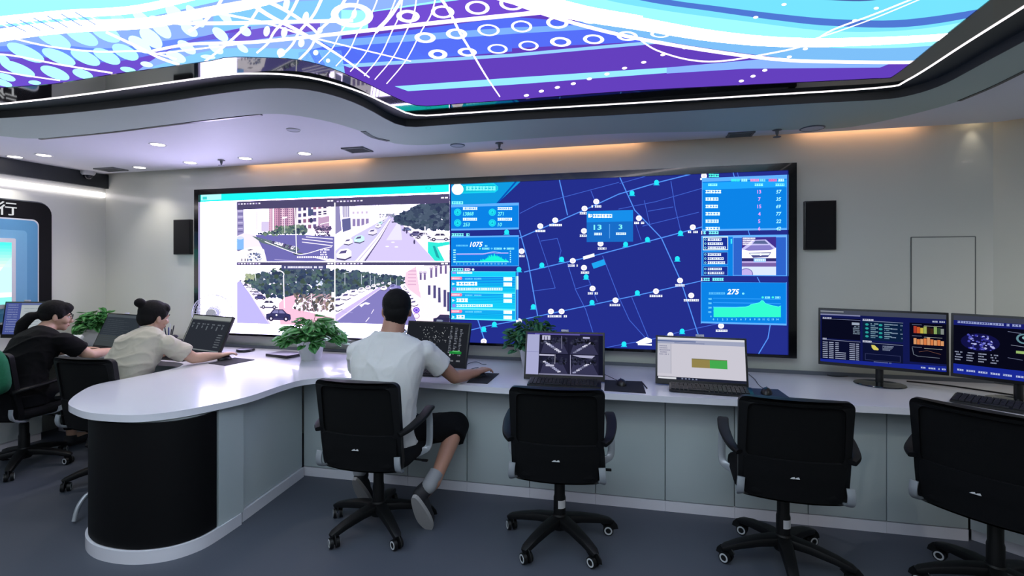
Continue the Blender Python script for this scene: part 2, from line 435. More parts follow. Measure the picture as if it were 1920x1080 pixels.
# led strip following the tray
bm = bmesh.new()
n = len(L_led)
P = [Vector((x, y, ZG - .0012)) for x, y in L_led]
sweep(bm, P + [P[0]], [(-.0035, -.0022), (.0035, -.0022), (.0035, .0022), (-.0035, .0022)])
tag(obj('led_strip', bm, emit('led_white', '#fff6fb', 3)), 'thin white light strip tracing the wavy black ceiling border', 'light strip')
# warm cove light hidden above the ceiling edge at the back wall
for x0, x1, lab in ((470, 690, 'warm cove light above the left half of the video wall'), (880, 1200, 'warm cove light above the middle of the video wall'), (1500, 1720, 'warm cove light between the video wall and the right corner')):
    a = ony(x0, 290); b = ony(x1, 270); bm = bmesh.new()
    box(bm, ((a.x + b.x) / 2, D - .045, ZC + .06), (b.x - a.x, .02, .02), bev=.003)
    tag(obj('cove_light', bm, emit('cove_warm', '#ffb987', 10)), lab, 'cove light', 'warm cove lights')

# downlights
def downlight(px, py, lab, r=.045):
    p = onz(px, py, ZC); t = thing('downlight', lab, 'downlight', (p.x, p.y, ZC), group='recessed round downlights')
    bm = bmesh.new(); lathe(bm, [(r, -.001), (r + .012, -.004), (r + .014, 0), (r, .004)]); obj('rim', bm, M_white, t)
    bm = bmesh.new(); cyl(bm, (0, 0, -.002), (0, 0, .003), r, seg=24); obj('diffuser', bm, emit('downlight_glow', '#fff2ea', 9), t)
    ld = bpy.data.lights.new('downlight_beam', 'SPOT'); ld.energy = 15; ld.spot_size = math.radians(100); ld.spot_blend = .8; ld.shadow_soft_size = .04; ld.color = (1, .93, .86)
    lo = bpy.data.objects.new('downlight_beam', ld); COL.objects.link(lo); lo.parent = t; lo.location = (0, 0, -.012)
for x, y, l in ((296, 271, 'biggest recessed round downlight, nearest the grey ceiling lip'), (82, 291, 'recessed round downlight in front of the black wall band at left'),
                (28, 294, 'leftmost recessed round downlight at the edge of the photo'), (262, 314, 'recessed round downlight just right of the grey vent near the left corner'),
                (357, 305, 'recessed round downlight just left of a sprinkler'), (460, 297, 'recessed round downlight just right of a sprinkler'),
                (571, 288, 'recessed round downlight left of the slatted vent over the video wall')):
    downlight(x, y, l)
p = ony(1822, 262, D)
t = thing('added_glow_lamp', 'tiny added lamp, unseen above the ceiling edge, making the wall glow at right', 'spot lamp', (p.x, D - .05, ZC + .045))  # added lamp; its glow stands in for a reflection on the wall
bm = bmesh.new(); cyl(bm, (0, 0, 0), (0, 0, .03), .012, seg=16); obj('bulb', bm, emit('added_glow_bulb', '#ffe2b8', 12), t)
ld = bpy.data.lights.new('added_glow_beam', 'SPOT'); ld.energy = .7; ld.spot_size = math.radians(62); ld.spot_blend = 1; ld.shadow_soft_size = .012; ld.color = (1, .86, .68)
lo = bpy.data.objects.new('added_glow_beam', ld); COL.objects.link(lo); lo.parent = t; lo.location = (0, 0, -.004); lo.rotation_euler = (math.radians(8), 0, 0)
for x, y, l in ((2.75, 2.6, 'added unseen fill lamp by the right wall, nearest the corner'), (2.75, 1.4, 'added unseen fill lamp by the right wall, middle of three'), (2.75, 0.2, 'added unseen fill lamp by the right wall, farthest from the corner')):  # added lamps out of view, brightening the right side
    t = thing('downlight', l, 'downlight', (x, y, ZC), group='recessed round downlights')
    bm = bmesh.new(); lathe(bm, [(.045, -.001), (.057, -.004), (.059, 0), (.045, .004)]); obj('rim', bm, M_white, t)
    bm = bmesh.new(); cyl(bm, (0, 0, -.002), (0, 0, .003), .045, seg=24); obj('diffuser', bm, emit('downlight_glow', '#fff2ea', 9), t)
    ld = bpy.data.lights.new('downlight_beam', 'SPOT'); ld.energy = 34; ld.spot_size = math.radians(150); ld.spot_blend = .8; ld.shadow_soft_size = .04; ld.color = (1, .96, .9)
    lo = bpy.data.objects.new('downlight_beam', ld); COL.objects.link(lo); lo.parent = t; lo.location = (0, 0, -.012)

# vents, sprinklers, ceiling speakers
def vent(px, py, w_, d_, lab, rz=0):
    p = onz(px, py, ZC); t = thing('ceiling_vent', lab, 'vent', (p.x, p.y, ZC), rz, 'slatted ceiling vents')
    bm = bmesh.new(); box(bm, (0, 0, -.001), (w_, d_, .004)); obj('backing', bm, mat('vent_dark', '#2e3134', .7), t)
    bm = bmesh.new()
    for s in (-1, 1): box(bm, (0, s * d_ / 2, -.005), (w_ + .02, .015, .009)); box(bm, (s * w_ / 2, 0, -.005), (.015, d_ + .02, .009))
    obj('frame', bm, M_vent, t)
    for k in range(5):
        bm = bmesh.new(); box(bm, (0, -d_ / 2 + d_ * (k + .7) / 5.6, -.006), (w_ - .015, .008, .005), Matrix.Rotation(0, 4, 'X')); obj('slat', bm, M_vent, t)
vent(670, 280, .17, .14, 'slatted grey ceiling vent over the left half of the video wall')
vent(208, 317, .22, .13, 'flat grey ceiling vent near the left corner of the room')
vent(1388, 251, .15, .10, 'slatted dark ceiling vent over the right end of the video wall')
def sprinkler(px, py, lab):
    p = onz(px, py, ZC); bm = bmesh.new()
    lathe(bm, [(.028, 0), (.03, -.004), (.012, -.008), (.009, -.03), (.006, -.034), (.006, -.045), (.024, -.047), (.024, -.05), (0, -.051)])
    o = obj('sprinkler', bm, M_vent); o.location = (p.x, p.y, ZC); tag(o, lab, 'sprinkler', 'ceiling sprinklers')
sprinkler(415, 300, 'small grey sprinkler head between two downlights'); sprinkler(936, 268, 'small sprinkler head over the middle of the video wall'); sprinkler(1457, 243, 'small sprinkler head right of the dark slatted vent')
def cspk(px, py, r, lab):
    p = onz(px, py, ZC); t = thing('ceiling_speaker', lab, 'ceiling speaker', (p.x, p.y, ZC), group='round ceiling speakers')
    bm = bmesh.new(); lathe(bm, [(r, 0), (r, -.004), (r * .9, -.007), (r * .88, -.004)]); obj('rim', bm, M_grey if r > .05 else M_white, t)
    bm = bmesh.new(); cyl(bm, (0, 0, -.005), (0, 0, .001), r * .88, seg=28); obj('grille', bm, mat('speaker_grille', '#bcbfc9', .6, noise_amt=.3, nscale=300), t)
cspk(858, 272, .055, 'small round flush ceiling speaker left of the middle sprinkler'); cspk(1523, 240, .075, 'round grey flush ceiling speaker right of the last sprinkler'); cspk(550, 243, .045, 'pale round flush ceiling disc under the grey lip')
# linear slots at the edge of the lip
def slot(pxs, lab, wpx=.02):
    P = [onz(x, y, ZC - .003) for x, y in pxs]; bm = bmesh.new(); sweep(bm, catmull(P, 5), [(-wpx/2, -.003), (wpx/2, -.003), (wpx/2, .003), (-wpx/2, .003)])
    tag(obj('slot_diffuser', bm, mat('slot_black', '#101214', .3)), lab, 'air slot', 'linear air slots')
slot([(75, 261), (200, 249), (330, 233), (490, 215)], 'long thin black air slot along the left part of the ceiling lip')
slot([(681, 246), (700, 257), (728, 264)], 'short black air slot at the bend of the ceiling lip', .035)
slot([(1798, 189), (1860, 163), (1925, 131)], 'thin dark air slot at the right end of the ceiling')

# black fascia and light strip on the left wall
bm = bmesh.new(); a = onx(197, 335); zt, zb = ZC, 2.265
box(bm, (XL + .02, (D - 1.5) / 2, (zt + zb) / 2), (.04, D + 1.5, zt - zb)); struct(obj('trim_5', bm, M_dark))
bm = bmesh.new(); box(bm, (XL + .012, (D - 1.5) / 2 - .01, 2.197), (.024, D + 1.48, .045), bev=.004)
tag(obj('led_strip', bm, emit('led_white2', '#fff6fb', 3.0)), 'broad white light strip on the left wall below the black band', 'light strip')
# dome camera
p = Vector((XL + .13, onz(163, 322, ZC).y, ZC)); p = onz(165, 321, ZC)
t = thing('dome_camera', 'small white dome security camera hanging at the left corner of the ceiling', 'security camera', p)
bm = bmesh.new(); lathe(bm, [(.058, 0), (.058, -.018), (.05, -.034), (.04, -.04)]); obj('housing', bm, M_white, t)
bm = bmesh.new(); lathe(bm, [(.04, -.036), (.036, -.056), (.022, -.072), (0, -.078)]); obj('dome', bm, mat('smoked_dome', '#20232a', .1), t)

# ------------------------------------------------------------ ceiling light screen
def cconv(x, y): p = onz(x, min(y, 300), ZG + .006); return (p.x, p.y)
pc = Painter(cconv, 2e-5, .3)
VI, PU, BL, LB, CY, WH, PC = '#5636a4', '#6442b8', '#4560d6', '#7fb2ee', '#8fe4f4', '#fff2fa', '#a4f0f0'
x0, x1 = min(q[0] for q in L_scr) - .06, max(q[0] for q in L_scr) + .06; y0, y1 = min(q[1] for q in L_scr) - .06, max(q[1] for q in L_scr) + .06
pc.clip = (x0, y0, x1, y1)
pc.conv = lambda x, y: (x, y)
pc.rect(x0, y0, x1, y1, VI, 0)
# unseen stripes behind the camera, made pale and bright to light the room
pc.boost = 2.2
for k, (c, ya, yb) in enumerate((('#e6f4f6', 2.05, 1.2), (LB, 1.2, .8), ('#f2eef6', .8, .3), (CY, .3, -.1), (VI, -.1, -.5), ('#eef2f6', -.5, -1.3), (PU, -1.3, -1.7), ('#e6f4f6', -1.7, -2.6))):
    pc.poly([(x0, ya - .2), (x1, ya - .75), (x1, yb - .75), (x0, yb - .2)], c, 1)
pc.conv = cconv; pc.boost = .3
P_ = pc.poly
# left and centre backdrop
pc.boost = 1; P_([(-200, -120), (760, -120), (1000, -60), (1000, 25), (700, 60), (480, 90), (-200, 110)], '#8cecee', 2); pc.boost = .3
P_([(-200, 60), (250, 40), (560, -30), (760, -20), (840, 0), (700, 22), (640, 20), (640, 130), (-200, 260)], '#7f9fea', 3)
pc.band([(-200, 105), (60, 85), (200, 92), (330, 75), (460, 60)], [(-200, 135), (60, 110), (200, 118), (330, 95), (460, 72)], '#5f7fe0', 4)
pc.band([(-200, 125), (0, 98), (120, 112), (260, 102), (380, 70), (470, 50)], [(-200, 240), (0, 200), (120, 175), (230, 150), (330, 88), (470, 70)], '#6145b6', 4)
pc.band([(290, 125), (400, 95), (500, 92), (640, 96)], [(230, 180), (400, 150), (520, 150), (650, 160)], '#78b6ee', 5)
pc.band([(400, 30), (520, 8), (640, 0)], [(400, 62), (520, 45), (640, 40)], '#74b4f0', 5)
pc.band([(440, 62), (520, 50), (600, 44)], [(440, 82), (520, 70), (600, 58)], '#6952bc', 5.5)
pc.band([(560, 100), (680, 75), (960, 35)], [(560, 135), (700, 120), (960, 98)], '#4a66da', 5)
# right of the fan: stripes
P_([(690, 25), (960, -12), (1100, -5), (1300, 60), (1000, 30), (690, 55)], PU, 5)
P_([(600, 80), (960, 33), (1300, 60), (1300, 75), (960, 92), (650, 118)], '#4a60d8', 5)
P_([(600, 78), (960, 53), (1150, 46), (1150, 54), (960, 65), (620, 90)], '#6f9cec', 6)
P_([(640, 122), (960, 102), (1270, 74), (1270, 80), (960, 108), (655, 128)], '#86b8f2', 6)
P_([(740, 163), (960, 147), (1250, 128), (1500, 108), (1500, 117), (1250, 138), (960, 160), (765, 172)], '#86cdf4', 6)
P_([(1250, 128), (1500, 106), (1690, 112), (1650, 128), (1400, 130), (1250, 139)], '#7aa0ea', 6.2)
# big sweep at the right
def up(pts, h=-260): return [(x, h) for x, y in pts]
sw = [(950, -5), (1040, 28), (1160, 62), (1300, 88), (1450, 108), (1560, 116), (1720, 117), (1930, 108)]
pc.band(up(sw), sw, '#6ca6d8', 8, 6)
sw = [(960, -30), (1080, 12), (1200, 38), (1330, 62), (1460, 82), (1600, 92), (1760, 86), (1930, 60)]; pc.band(up(sw), sw, '#8cdcea', 9, 6)
sw = [(1000, -40), (1130, 0), (1250, 22), (1400, 42), (1560, 60), (1700, 58), (1820, 40), (1930, 10)]; pc.band(up(sw), sw, '#6cc8de', 10, 6)
sw = [(1040, -40), (1200, 2), (1330, 22), (1460, 40), (1560, 50), (1700, 52), (1840, 30), (1930, 0)]; pc.band(up(sw), sw, '#4468b8', 11, 6)
sw = [(1060, -50), (1230, -4), (1350, 14), (1480, 30), (1580, 38), (1700, 38), (1860, 14), (1930, -10)]; pc.band(up(sw), sw, '#66c6dc', 12, 6)
sw = [(1300, -40), (1450, -6), (1560, 2), (1640, 2), (1760, -20)]; pc.band(up(sw), sw, '#3f5690', 13, 6)
pc.boost = 9; pc.curve([(940, -12), (1060, 22), (1200, 46), (1330, 68), (1460, 80), (1600, 80), (1780, 70), (1900, 50)], (30, 9), WH, 14, 6); pc.boost = .3
pc.boost = 9; pc.curve([(980, -6), (1090, 22), (1200, 38)], (30, 14), WH, 14, 6); pc.boost = .3
pc.curve([(940, -2), (1040, 34), (1160, 66), (1300, 92), (1450, 112), (1560, 117), (1720, 118), (1860, 112)], (7, 6), WH, 15, 6)
pc.curve([(1195, 72), (1230, 95), (1290, 113), (1350, 116), (1430, 104), (1510, 86), (1560, 58), (1640, 28), (1730, -8)], 3, WH, 16, 6)
pc.curve([(1500, 82), (1566, 62), (1646, 33), (1740, -6)], 2, WH, 16, 6)
for x, y in ((987, 180), (1015, 172), (1045, 165), (1075, 158), (1105, 149), (1138, 140), (1171, 129), (1207, 118), (1243, 104), (1284, 91), (1390, 153), (1412, 144), (1434, 133), (1417, 34), (1470, 10), (1643, 17), (1603, 40), (1510, 93), (1480, 108), (1325, 75)):
    pc.ell(x, y, 5, 2.5, WH, 17, 10, -.15)
# white swathes at the left
pc.boost = 9; pc.curve([(-200, 110), (0, 68), (130, 52), (280, 44), (400, 22), (480, 8), (600, -25)], (26, 14), WH, 14, 6); pc.boost = .3
pc.boost = 9; pc.curve([(-200, 60), (0, 40), (120, 28), (260, 18), (420, -20)], (16, 14), '#e6fbfb', 13, 6); pc.boost = .3
pc.curve([(230, 52), (330, 30), (480, 2)], 9, WH, 14, 6)
pc.curve([(285, 97), (360, 84), (480, 80), (640, 64), (800, 46), (960, 30), (1060, 20)], (5, 9), WH, 15, 6)
pc.curve([(285, 103), (380, 92), (480, 80), (540, 72)], 3, WH, 15, 6)
pc.curve([(20, 72), (90, 88), (180, 98), (270, 98), (330, 112)], 3.2, WH, 15, 6)
pc.curve([(-60, 100), (20, 105), (110, 122), (210, 138)], 3.2, WH, 15, 6)
pc.curve([(-60, 125), (30, 140), (112, 152)], 2.5, WH, 15, 6)
pc.curve([(200, 62), (260, 90), (300, 110), (335, 122)], 5, WH, 15, 6)
pc.curve([(250, 40), (360, 45), (480, 44), (560, 42), (660, 40)], 7, WH, 15, 6)
for cx, cy, rx, ry, ro in ((48, 100, 38, 12, .42), (110, 108, 34, 11, .4), (160, 109, 30, 11, .42), (200, 107, 28, 11, .45), (235, 99, 27, 12, .45), (33, 130, 35, 10, .38), (103, 138, 29, 10, .36), (155, 140, 20, 8, .3),
        (65, 156, 12, 4, .1), (100, 74, 36, 13, .45), (153, 69, 34, 13, .45), (197, 62, 32, 14, .5), (283, 73, 26, 13, .7), (300, 52, 28, 12, .8), (262, 85, 25, 11, .6), (330, 30, 26, 12, .8), (366, 32, 26, 9, .9), (420, 30, 22, 8, .9),
        (413, 66, 18, 9, .7), (355, 58, 18, 9, .6), (350, 90, 20, 9, .6), (405, 92, 16, 8, .6), (330, 108, 20, 9, .4), (455, 92, 12, 6, .6), (460, 60, 12, 8, .6), (0, 110, 20, 8, .4), (12, 146, 18, 6, .3), (225, 40, 26, 9, .7), (185, 45, 26, 8, .7), (266, 36, 22, 9, .7), (240, 132, 15, 5, .2), (275, 122, 12, 5, .2), (390, 108, 14, 4, .1), (0, 155, 24, 6, .3)):
    pc.ell(cx, cy, rx, ry, PC if cx < 260 else '#c8f4f6', 12 + (cx % 7) * .1, 22, ro)
for x in range(20, 180, 13): pc.line([(x - 22, 22 + (180 - x) * .14), (x + 16, 46 + (180 - x) * .1)], 2.2, '#6a8fdc' if x % 2 else WH, 14.7)
for cx, cy, rx, ry in ((537, 10, 6, 14), (573, 35, 6, 12), (533, 62, 6, 10), (565, 82, 6, 8), (592, 100, 5, 5), (615, 115, 4, 4), (527, 100, 8, 8), (600, 58, 5, 6), (664, 28, 5, 9), (500, 60, 6, 10)):
    pc.ell(cx, cy, rx, ry, '#daf8fa', 12, 14, .2)
pc.curve([(380, 20), (440, 32), (500, 45), (580, 70), (660, 90), (770, 116)], (5, 2.2), WH, 15.2, 6)
pc.curve([(445, -12), (500, 28), (570, 65), (640, 108), (692, 146)], (9, 2.4), WH, 15.4, 6)
pc.curve([(480, -5), (530, 18), (580, 50), (600, 70)], (8, 4), WH, 15.3, 6)
for k, (bx, by, mx, tx) in enumerate(((725, 158, 790, 815), (703, 150, 762, 778), (683, 143, 735, 752), (657, 135, 706, 742), (630, 125, 672, 708), (598, 118, 640, 672), (560, 114, 598, 650), (524, 108, 562, 604), (482, 100, 515, 560))):
    pc.curve([(bx, by), ((bx + mx) / 2 + 4, by * .55 + 60 * .45), (mx, 60), ((mx + tx) / 2 + 6, 28), (tx + 4, -12)], (1.8, 2.8) if k < 6 else (4, 6), WH, 15.6 + k * .1, 6)
pc.curve([(705, 60), (735, 28), (760, -12)], (8, 5), WH, 15.6, 6)
pc.curve([(385, 116), (430, 80), (470, 40), (500, -10)], (4, 6), WH, 15.6, 6)
pc.curve([(355, 60), (385, 40), (410, 10), (420, -10)], (6, 6), WH, 15.6, 6)
pc.curve([(818, -14), (842, 22), (862, 62), (885, 100), (912, 145), (937, 182)], (6, 2.2), WH, 16, 6)
for cx, cy, rx, ry, t in ((660, 30, 40, 23, 13), (765, 32, 22, 12, 9), (830, 24, 22, 12, 6), (895, 16, 23, 13, 6), (960, 8, 24, 13, 6), (797, 72, 20, 10, 8), (856, 65, 20, 10, 7), (916, 58, 21, 11, 4), (978, 51, 20, 11, 4), (1045, 44, 21, 11, 6), (1107, 36, 20, 10, 6),
        (821, 103, 18, 9, 8), (876, 99, 18, 8, 7), (933, 93, 19, 9, 4), (991, 87, 19, 9, 4), (1051, 80, 20, 9, 7), (1113, 75, 20, 9, 6), (1176, 69, 20, 9, 6), (1237, 66, 18, 6, 5)):
    pc.ring(cx, cy, rx, ry, t + 1.2, '#f2f6fc', 16.5, 22, .05)
ZS = ZG + .0065
o = pc.build('light_screen', screen_mat('ceiling_screen_light', 1.3), lambda u, v, l: (u, v, ZS + .003 - l))
tag(o, 'huge glowing ceiling screen with purple, blue and white swirls, dots and rings', 'ceiling screen')
bm = bmesh.new(); prism(bm, [(x0, y0), (x1, y0), (x1, y1), (x0, y1)], ZS + .006, ZS + .02); struct(obj('trim_6', bm, M_dark))
# ------------------------------------------------------------ video wall
YS = D - .065                       # plane of the picture
FR = dict(x0=ony(368, 400, YS).x, x1=ony(1492, 400, YS).x, z1=ony(1492, 306, YS).z, z0=ony(1490, 671, YS).z)
vw = thing('video_wall', 'wide black framed video wall showing street cameras at left and a blue map at right', 'video wall', ((FR['x0'] + FR['x1']) / 2, D, FR['z0']))
V0 = vw.location.copy()
SX0 = ony(376, 400, YS).x; SX1 = ony(1477, 400, YS).x; SZ1 = ony(1477, 320, YS).z; SZ0 = ony(1476, 665, YS).z
bm = bmesh.new(); box(bm, (0, -.03, (FR['z1'] - FR['z0']) / 2), (FR['x1'] - FR['x0'] - .02, .058, FR['z1'] - FR['z0'] - .02)); obj('cabinet', bm, M_bez, vw)
bm = bmesh.new()
hx = (FR['x0'] + FR['x1']) / 2
for x0_, x1_ in ((FR['x0'], SX0), (SX1, FR['x1'])): box(bm, ((x0_ + x1_) / 2 - hx, -.045, (FR['z1'] - FR['z0']) / 2), (x1_ - x0_, .09, FR['z1'] - FR['z0']))
for z0_, z1_ in ((FR['z0'], SZ0), (SZ1, FR['z1'])): box(bm, (0, -.045, (z0_ + z1_) / 2 - V0.z), (FR['x1'] - FR['x0'], .088, z1_ - z0_))
obj('bezel', bm, mat('gloss_black_bezel', '#08090d', .15, coat=.3), vw)
def vconv(x, y): p = ony(x, y, YS); return (p.x, p.z)
p = Painter(vconv, 4e-5, .1)
clipS = lambda: (p.conv, )
p.violet = True; p.setclip(376, 300, 1477, 700); p.clip = (SX0, SZ0, SX1, SZ1)
full = p.clip
NAVY, PAN, PAN2, CYN, LIN, WHT = '#202a80', '#0a78d4', '#1268c8', '#26e6ea', '#4a78d8', '#f4fbff'
p.rect(300, 300, 1600, 700, NAVY, 0)
# left application window
p.boost = 7; p.poly([(370, 365), (843, 340), (843, 640), (370, 640)], '#fbf4fc', 1); p.boost = .1
p.poly([(370, 364), (842, 342.5), (842, 360), (370, 379)], '#1fe8e4', 2)
p.poly([(377, 366), (415, 364), (415, 374), (377, 376)], '#a8f2f4', 3); p.rect(380, 369, 388, 374, '#3cc8c8', 4)
p.ring(803, 352.5, 5, 2.6, 1, '#18b4b4', 3, 16)
p.rect(835, 343, 840, 345, '#d9ffff', 3)
def feed(x0, y0, x1, y1):
    """cell of the camera grid, corners measured on the plane"""
    a = vconv(x0, y0); b = vconv(x1, y1)
    def cv(u, v): return (a[0] + (b[0] - a[0]) * u / 100, a[1] + (b[1] - a[1]) * v / 60)
    p.conv = cv; p.clip = (a[0], b[1], b[0], a[1])
def bar():
    p.rect(0, 0, 100, 3.2, '#4a4568', 30)
    for k in range(8): p.rect(1.5 + k * 3.1, .9, 3.4 + k * 3.1, 2.2, '#e8e2f6' if k % 3 else '#b8a6d8', 31)
    for k in range(2): p.rect(93 + k * 3.2, .9, 95.4 + k * 3.2, 2.2, '#f4eefc', 31)
def carside(x, y, s, c, gl='#3a3558', flip=1):
    q = lambda pts: [(x + flip * a * s, y + b * s) for a, b in pts]
    p.poly(q([(-5, 0), (-5, -1.6), (-3.4, -2), (-2, -3.6), (1.8, -3.6), (3.4, -2.1), (4.8, -1.7), (5, 0)]), c, 20)
    p.poly(q([(-2.7, -2.1), (-1.7, -3.2), (0, -3.2), (0, -2.1)]), gl, 21); p.poly(q([(.3, -2.1), (.3, -3.2), (1.6, -3.2), (2.7, -2.1)]), gl, 21)
    p.poly(q([(-5, -.1), (5, -.1), (4.6, .5), (-4.6, .5)]), '#4b456e', 20.5)
    for w_ in (-3, 3): p.ell(x + w_ * s, y, 1 * s, 1 * s, '#2c2844', 22, 10); p.ell(x + w_ * s, y, .45 * s, .45 * s, '#d8d4ec', 22.5, 8)
def carq(x, y, s, c, gl='#575080', k=0):
    """car seen from high in front"""
    q = lambda pts: [(x + a * s, y + b * s) for a, b in pts]
    p.poly(q([(-3, 1), (-3.2, -1), (-1.6, -3), (1.6, -3.4), (3.2, -2.2), (3.2, .2), (.5, 1.6)]), c, 20 + k)
    p.poly(q([(-2.2, -1), (-1.1, -2.3), (1.3, -2.7), (.9, -1.4)]), gl, 20.3 + k); p.poly(q([(-3, .7), (.5, 1.3), (3.2, 0), (3.1, .7), (.4, 2), (-2.9, 1.4)]), '#4b456e', 20.2 + k)
    p.rect(x - 2.4*s, y - .1*s, x - 1.3*s, y + .3*s, '#fffaff', 20.4 + k)
SKY = '#fff4f8'; ROAD = '#6a66a8'; DG = ['#3c4a5e', '#46586a', '#556a6c', '#2f3a54', '#4a6262']; LG = ['#5c7068', '#6d8272', '#48605c', '#7f9080']
rr = random.Random(3)
# feed 1: crossroads with towers
feed(444, 380, 627.5, 490)
p.boost = 4; p.rect(0, 0, 100, 60, SKY, 2); p.boost = .1
p.poly([(0, 2), (7, 2), (8, 32), (0, 34)], '#8d86b4', 3)
for k in range(9): p.rect(1, 5 + k * 3, 6.5, 6.2 + k * 3, '#c4bcde' if k % 2 else '#6c6498', 3.5)
for x, w_ in ((18, .8), (21, 1), (23.5, .8)): p.rect(x, 10, x + w_, 28, '#c8bccc', 3)
p.rect(26, 20, 34, 30, '#cbbfe0', 3)
for x, c, t in ((34, '#e2b6cc', 6), (39, '#d49cb8', 4), (43, '#a87894', 3), (46, '#e0bcd0', 4), (50, '#b488a6', 5), (54, '#dcb8cc', 3), (58, '#9c7898', 5)):
    p.rect(x, t, x + 4.4, 30, c, 3.2)
    for k in range(12): p.rect(x + .5, 6 + k * 2, x + 1.6, 7.2 + k * 2, '#8a6488', 3.6); p.rect(x + 2.6, 6 + k * 2, x + 3.6, 7.2 + k * 2, '#7c5c84', 3.6)
p.poly([(62, 4), (94, 0), (94, 36), (62, 28)], '#efe2f2', 4)
for i in range(6):
    for j in range(4): p.rect(64 + i * 5, 7 + j * 6 - i * .4, 67 + i * 5, 10.5 + j * 6 - i * .4, rr.choice(['#3c3560', '#5c5488', '#443c66', '#8c6080']), 5)
p.rect(74, 9, 79, 15, '#4a5478', 5.5); p.ell(77, 20, 2, 2.4, '#3c3c60', 5.5); p.poly([(84, 18), (95, 16), (95, 32), (84, 30)], '#b898b8', 5.2)
p.line([(83, 14), (95, 12)], .6, '#ffffff', 5.6); p.line([(86, 24), (95, 22)], .6, '#fff', 5.6)
p.leaves(20, 27, 72, 33, 190, 1.7, LG + DG, 6, 4, lambda x, y: y > 33 - (x - 15) * .14); p.leaves(40, 25, 70, 32, 110, 1.7, LG, 6, 5)
p.leaves(80, 26, 96, 35, 60, 1.4, ['#5a4a70', '#6a5a80', '#44405e'], 6, 6)
p.poly([(10, 33), (70, 34), (100, 36), (100, 60), (26, 60), (14, 42)], ROAD, 7)
p.poly([(8, 31), (20, 33), (30, 52), (32, 60), (0, 60), (0, 34)], '#e6dcf0', 7.5)
p.poly([(16, 34), (24, 36), (66, 48), (62, 51), (26, 41)], '#5d6f72', 8)
for i in range(14): x = 24 + i * 2.9; carq(x, 37 + i * .86, .35 + i * .035, rr.choice(['#f4eefa', '#443e62', '#dfe0ea', '#6a7c80']), k=i * .2)
p.curve([(30, 40), (45, 46), (60, 51.5), (66, 53), (74, 52), (88, 48), (97, 46)], .7, '#fdf8ff', 24)
p.line([(40, 58), (70, 60)], .5, '#b0a8d8', 9)
for k, (a, b) in enumerate((((68, 38), (98, 42)), ((68, 41), (98, 45)), ((72, 36), (98, 38.5)))): p.line([a, b], .8, '#efe8fa', 9)
for i in range(4): p.line([(80 + i * 5, 56 + i * .5), (96 + i * 4, 60)], .7, '#f8f2fe', 9)
p.line([(60, 0), (61.5, 24), (62.5, 52)], .9, '#ffffff', 25); p.ell(64, 52.5, 5, 1.2, '#3f4a52', 23); p.poly([(96, 2), (100, 2), (100, 30), (98, 30)], '#f4f0fc', 25)
carside(88, 34.5, .9, '#f6f2fc'); p.line([(50, 16), (50.4, 32)], .4, '#efe9fb', 9); p.poly([(48, 16), (53, 15.5), (53, 17), (48, 17.5)], '#fff', 10)
p.rect(0, 36, 7.5, 48, '#7fb0ee', 26); p.ell(3.8, 36, 3.8, 1.6, '#c8d0ea', 27); p.ell(3.8, 48, 4.2, 1.4, '#6a6a98', 25.5)
p.poly([(0, 50), (14, 45.5), (24, 45), (29, 48), (31, 56), (30, 60), (0, 60)], '#f9f2fc', 26.5); p.poly([(11, 48.4), (15, 47.5), (18, 48.5), (13, 49)], '#4a4668', 27)
p.leaves(12, 52, 26, 60, 60, 1.1, ['#6c78a0', '#a8b0d0', '#3c4468', '#f0f0fc'], 28, 9)
for x in (5, 8.5, 11): p.rect(x, 57, x + 1, 60, '#3a3654', 28)
for k in range(14): p.rect(63 + k * 2.2, 55, 64.6 + k * 2.2, 56.6, '#f6f0ff', 29)
for r_, n_ in ((48, 3), (50.4, 2), (52.8, 2)): p.dashes(86, r_, n_ * 3, 1.4, '#f6f0ff', 29, n_)
bar()
# feed 2: avenue with trees at right
feed(628.5, 375, 843, 489.5)
p.boost = 4; p.rect(0, 0, 100, 60, SKY, 2); p.boost = .1
p.poly([(0, 4), (4, 4), (6, 30), (0, 34)], '#8a84b0', 3); p.poly([(6, 4), (13, 4), (14, 20), (7, 22)], '#e2dcf2', 3)
for k in range(4): p.rect(7 + k * 1.7, 5, 7.7 + k * 1.7, 17, '#6c6698', 4)
p.poly([(6, 19), (14, 18), (14.5, 30), (7, 33)], '#5e6090', 4); p.poly([(14, 6), (32, 8), (34, 26), (14, 32)], '#efe6f6', 3)
for x in (16, 20, 24, 28): p.rect(x, 19, x + 2.6, 26, '#8a7cac', 4); p.rect(x, 12, x + 1.6, 14, '#c4b4d4', 4)
for x in (33, 36, 39): p.line([(x, 4), (x + 2.5, 22)], .5, '#9a86ae', 4)
p.leaves(40, 15, 54, 18, 40, 1, ['#9a94ae', '#7a829a'], 4, 8)
p.poly([(50, 16), (56, 16), (92, 60), (20, 60)], '#c9bdea', 5)
p.poly([(49, 17), (52, 17), (26, 60), (0, 60), (0, 44), (14, 32)], '#c6c0ea', 5.5); p.poly([(0, 34), (46, 18), (48, 18), (16, 36), (0, 50)], '#f4ecf8', 6)
p.poly([(49, 20), (51, 20), (40, 40), (25, 60), (18, 60), (38, 36)], '#eee4f4', 7); p.line([(50.5, 20), (41, 38), (27, 60)], (.3, 1.1), '#4e4870', 8); p.line([(49, 22), (37, 40), (21, 60)], (.2, .5), '#a49cc8', 8)
p.poly([(46, 40), (58, 20), (60, 40)], '#d9d4f2', 6.5)
for x, y in ((47, 46), (52, 42), (55, 46.5)): p.ell(x, y, 1.6, .6, '#efe8fc', 7)
p.poly([(56, 20), (60, 20), (100, 50), (100, 60), (88, 60), (70, 38)], '#f4e6f2', 7.5)
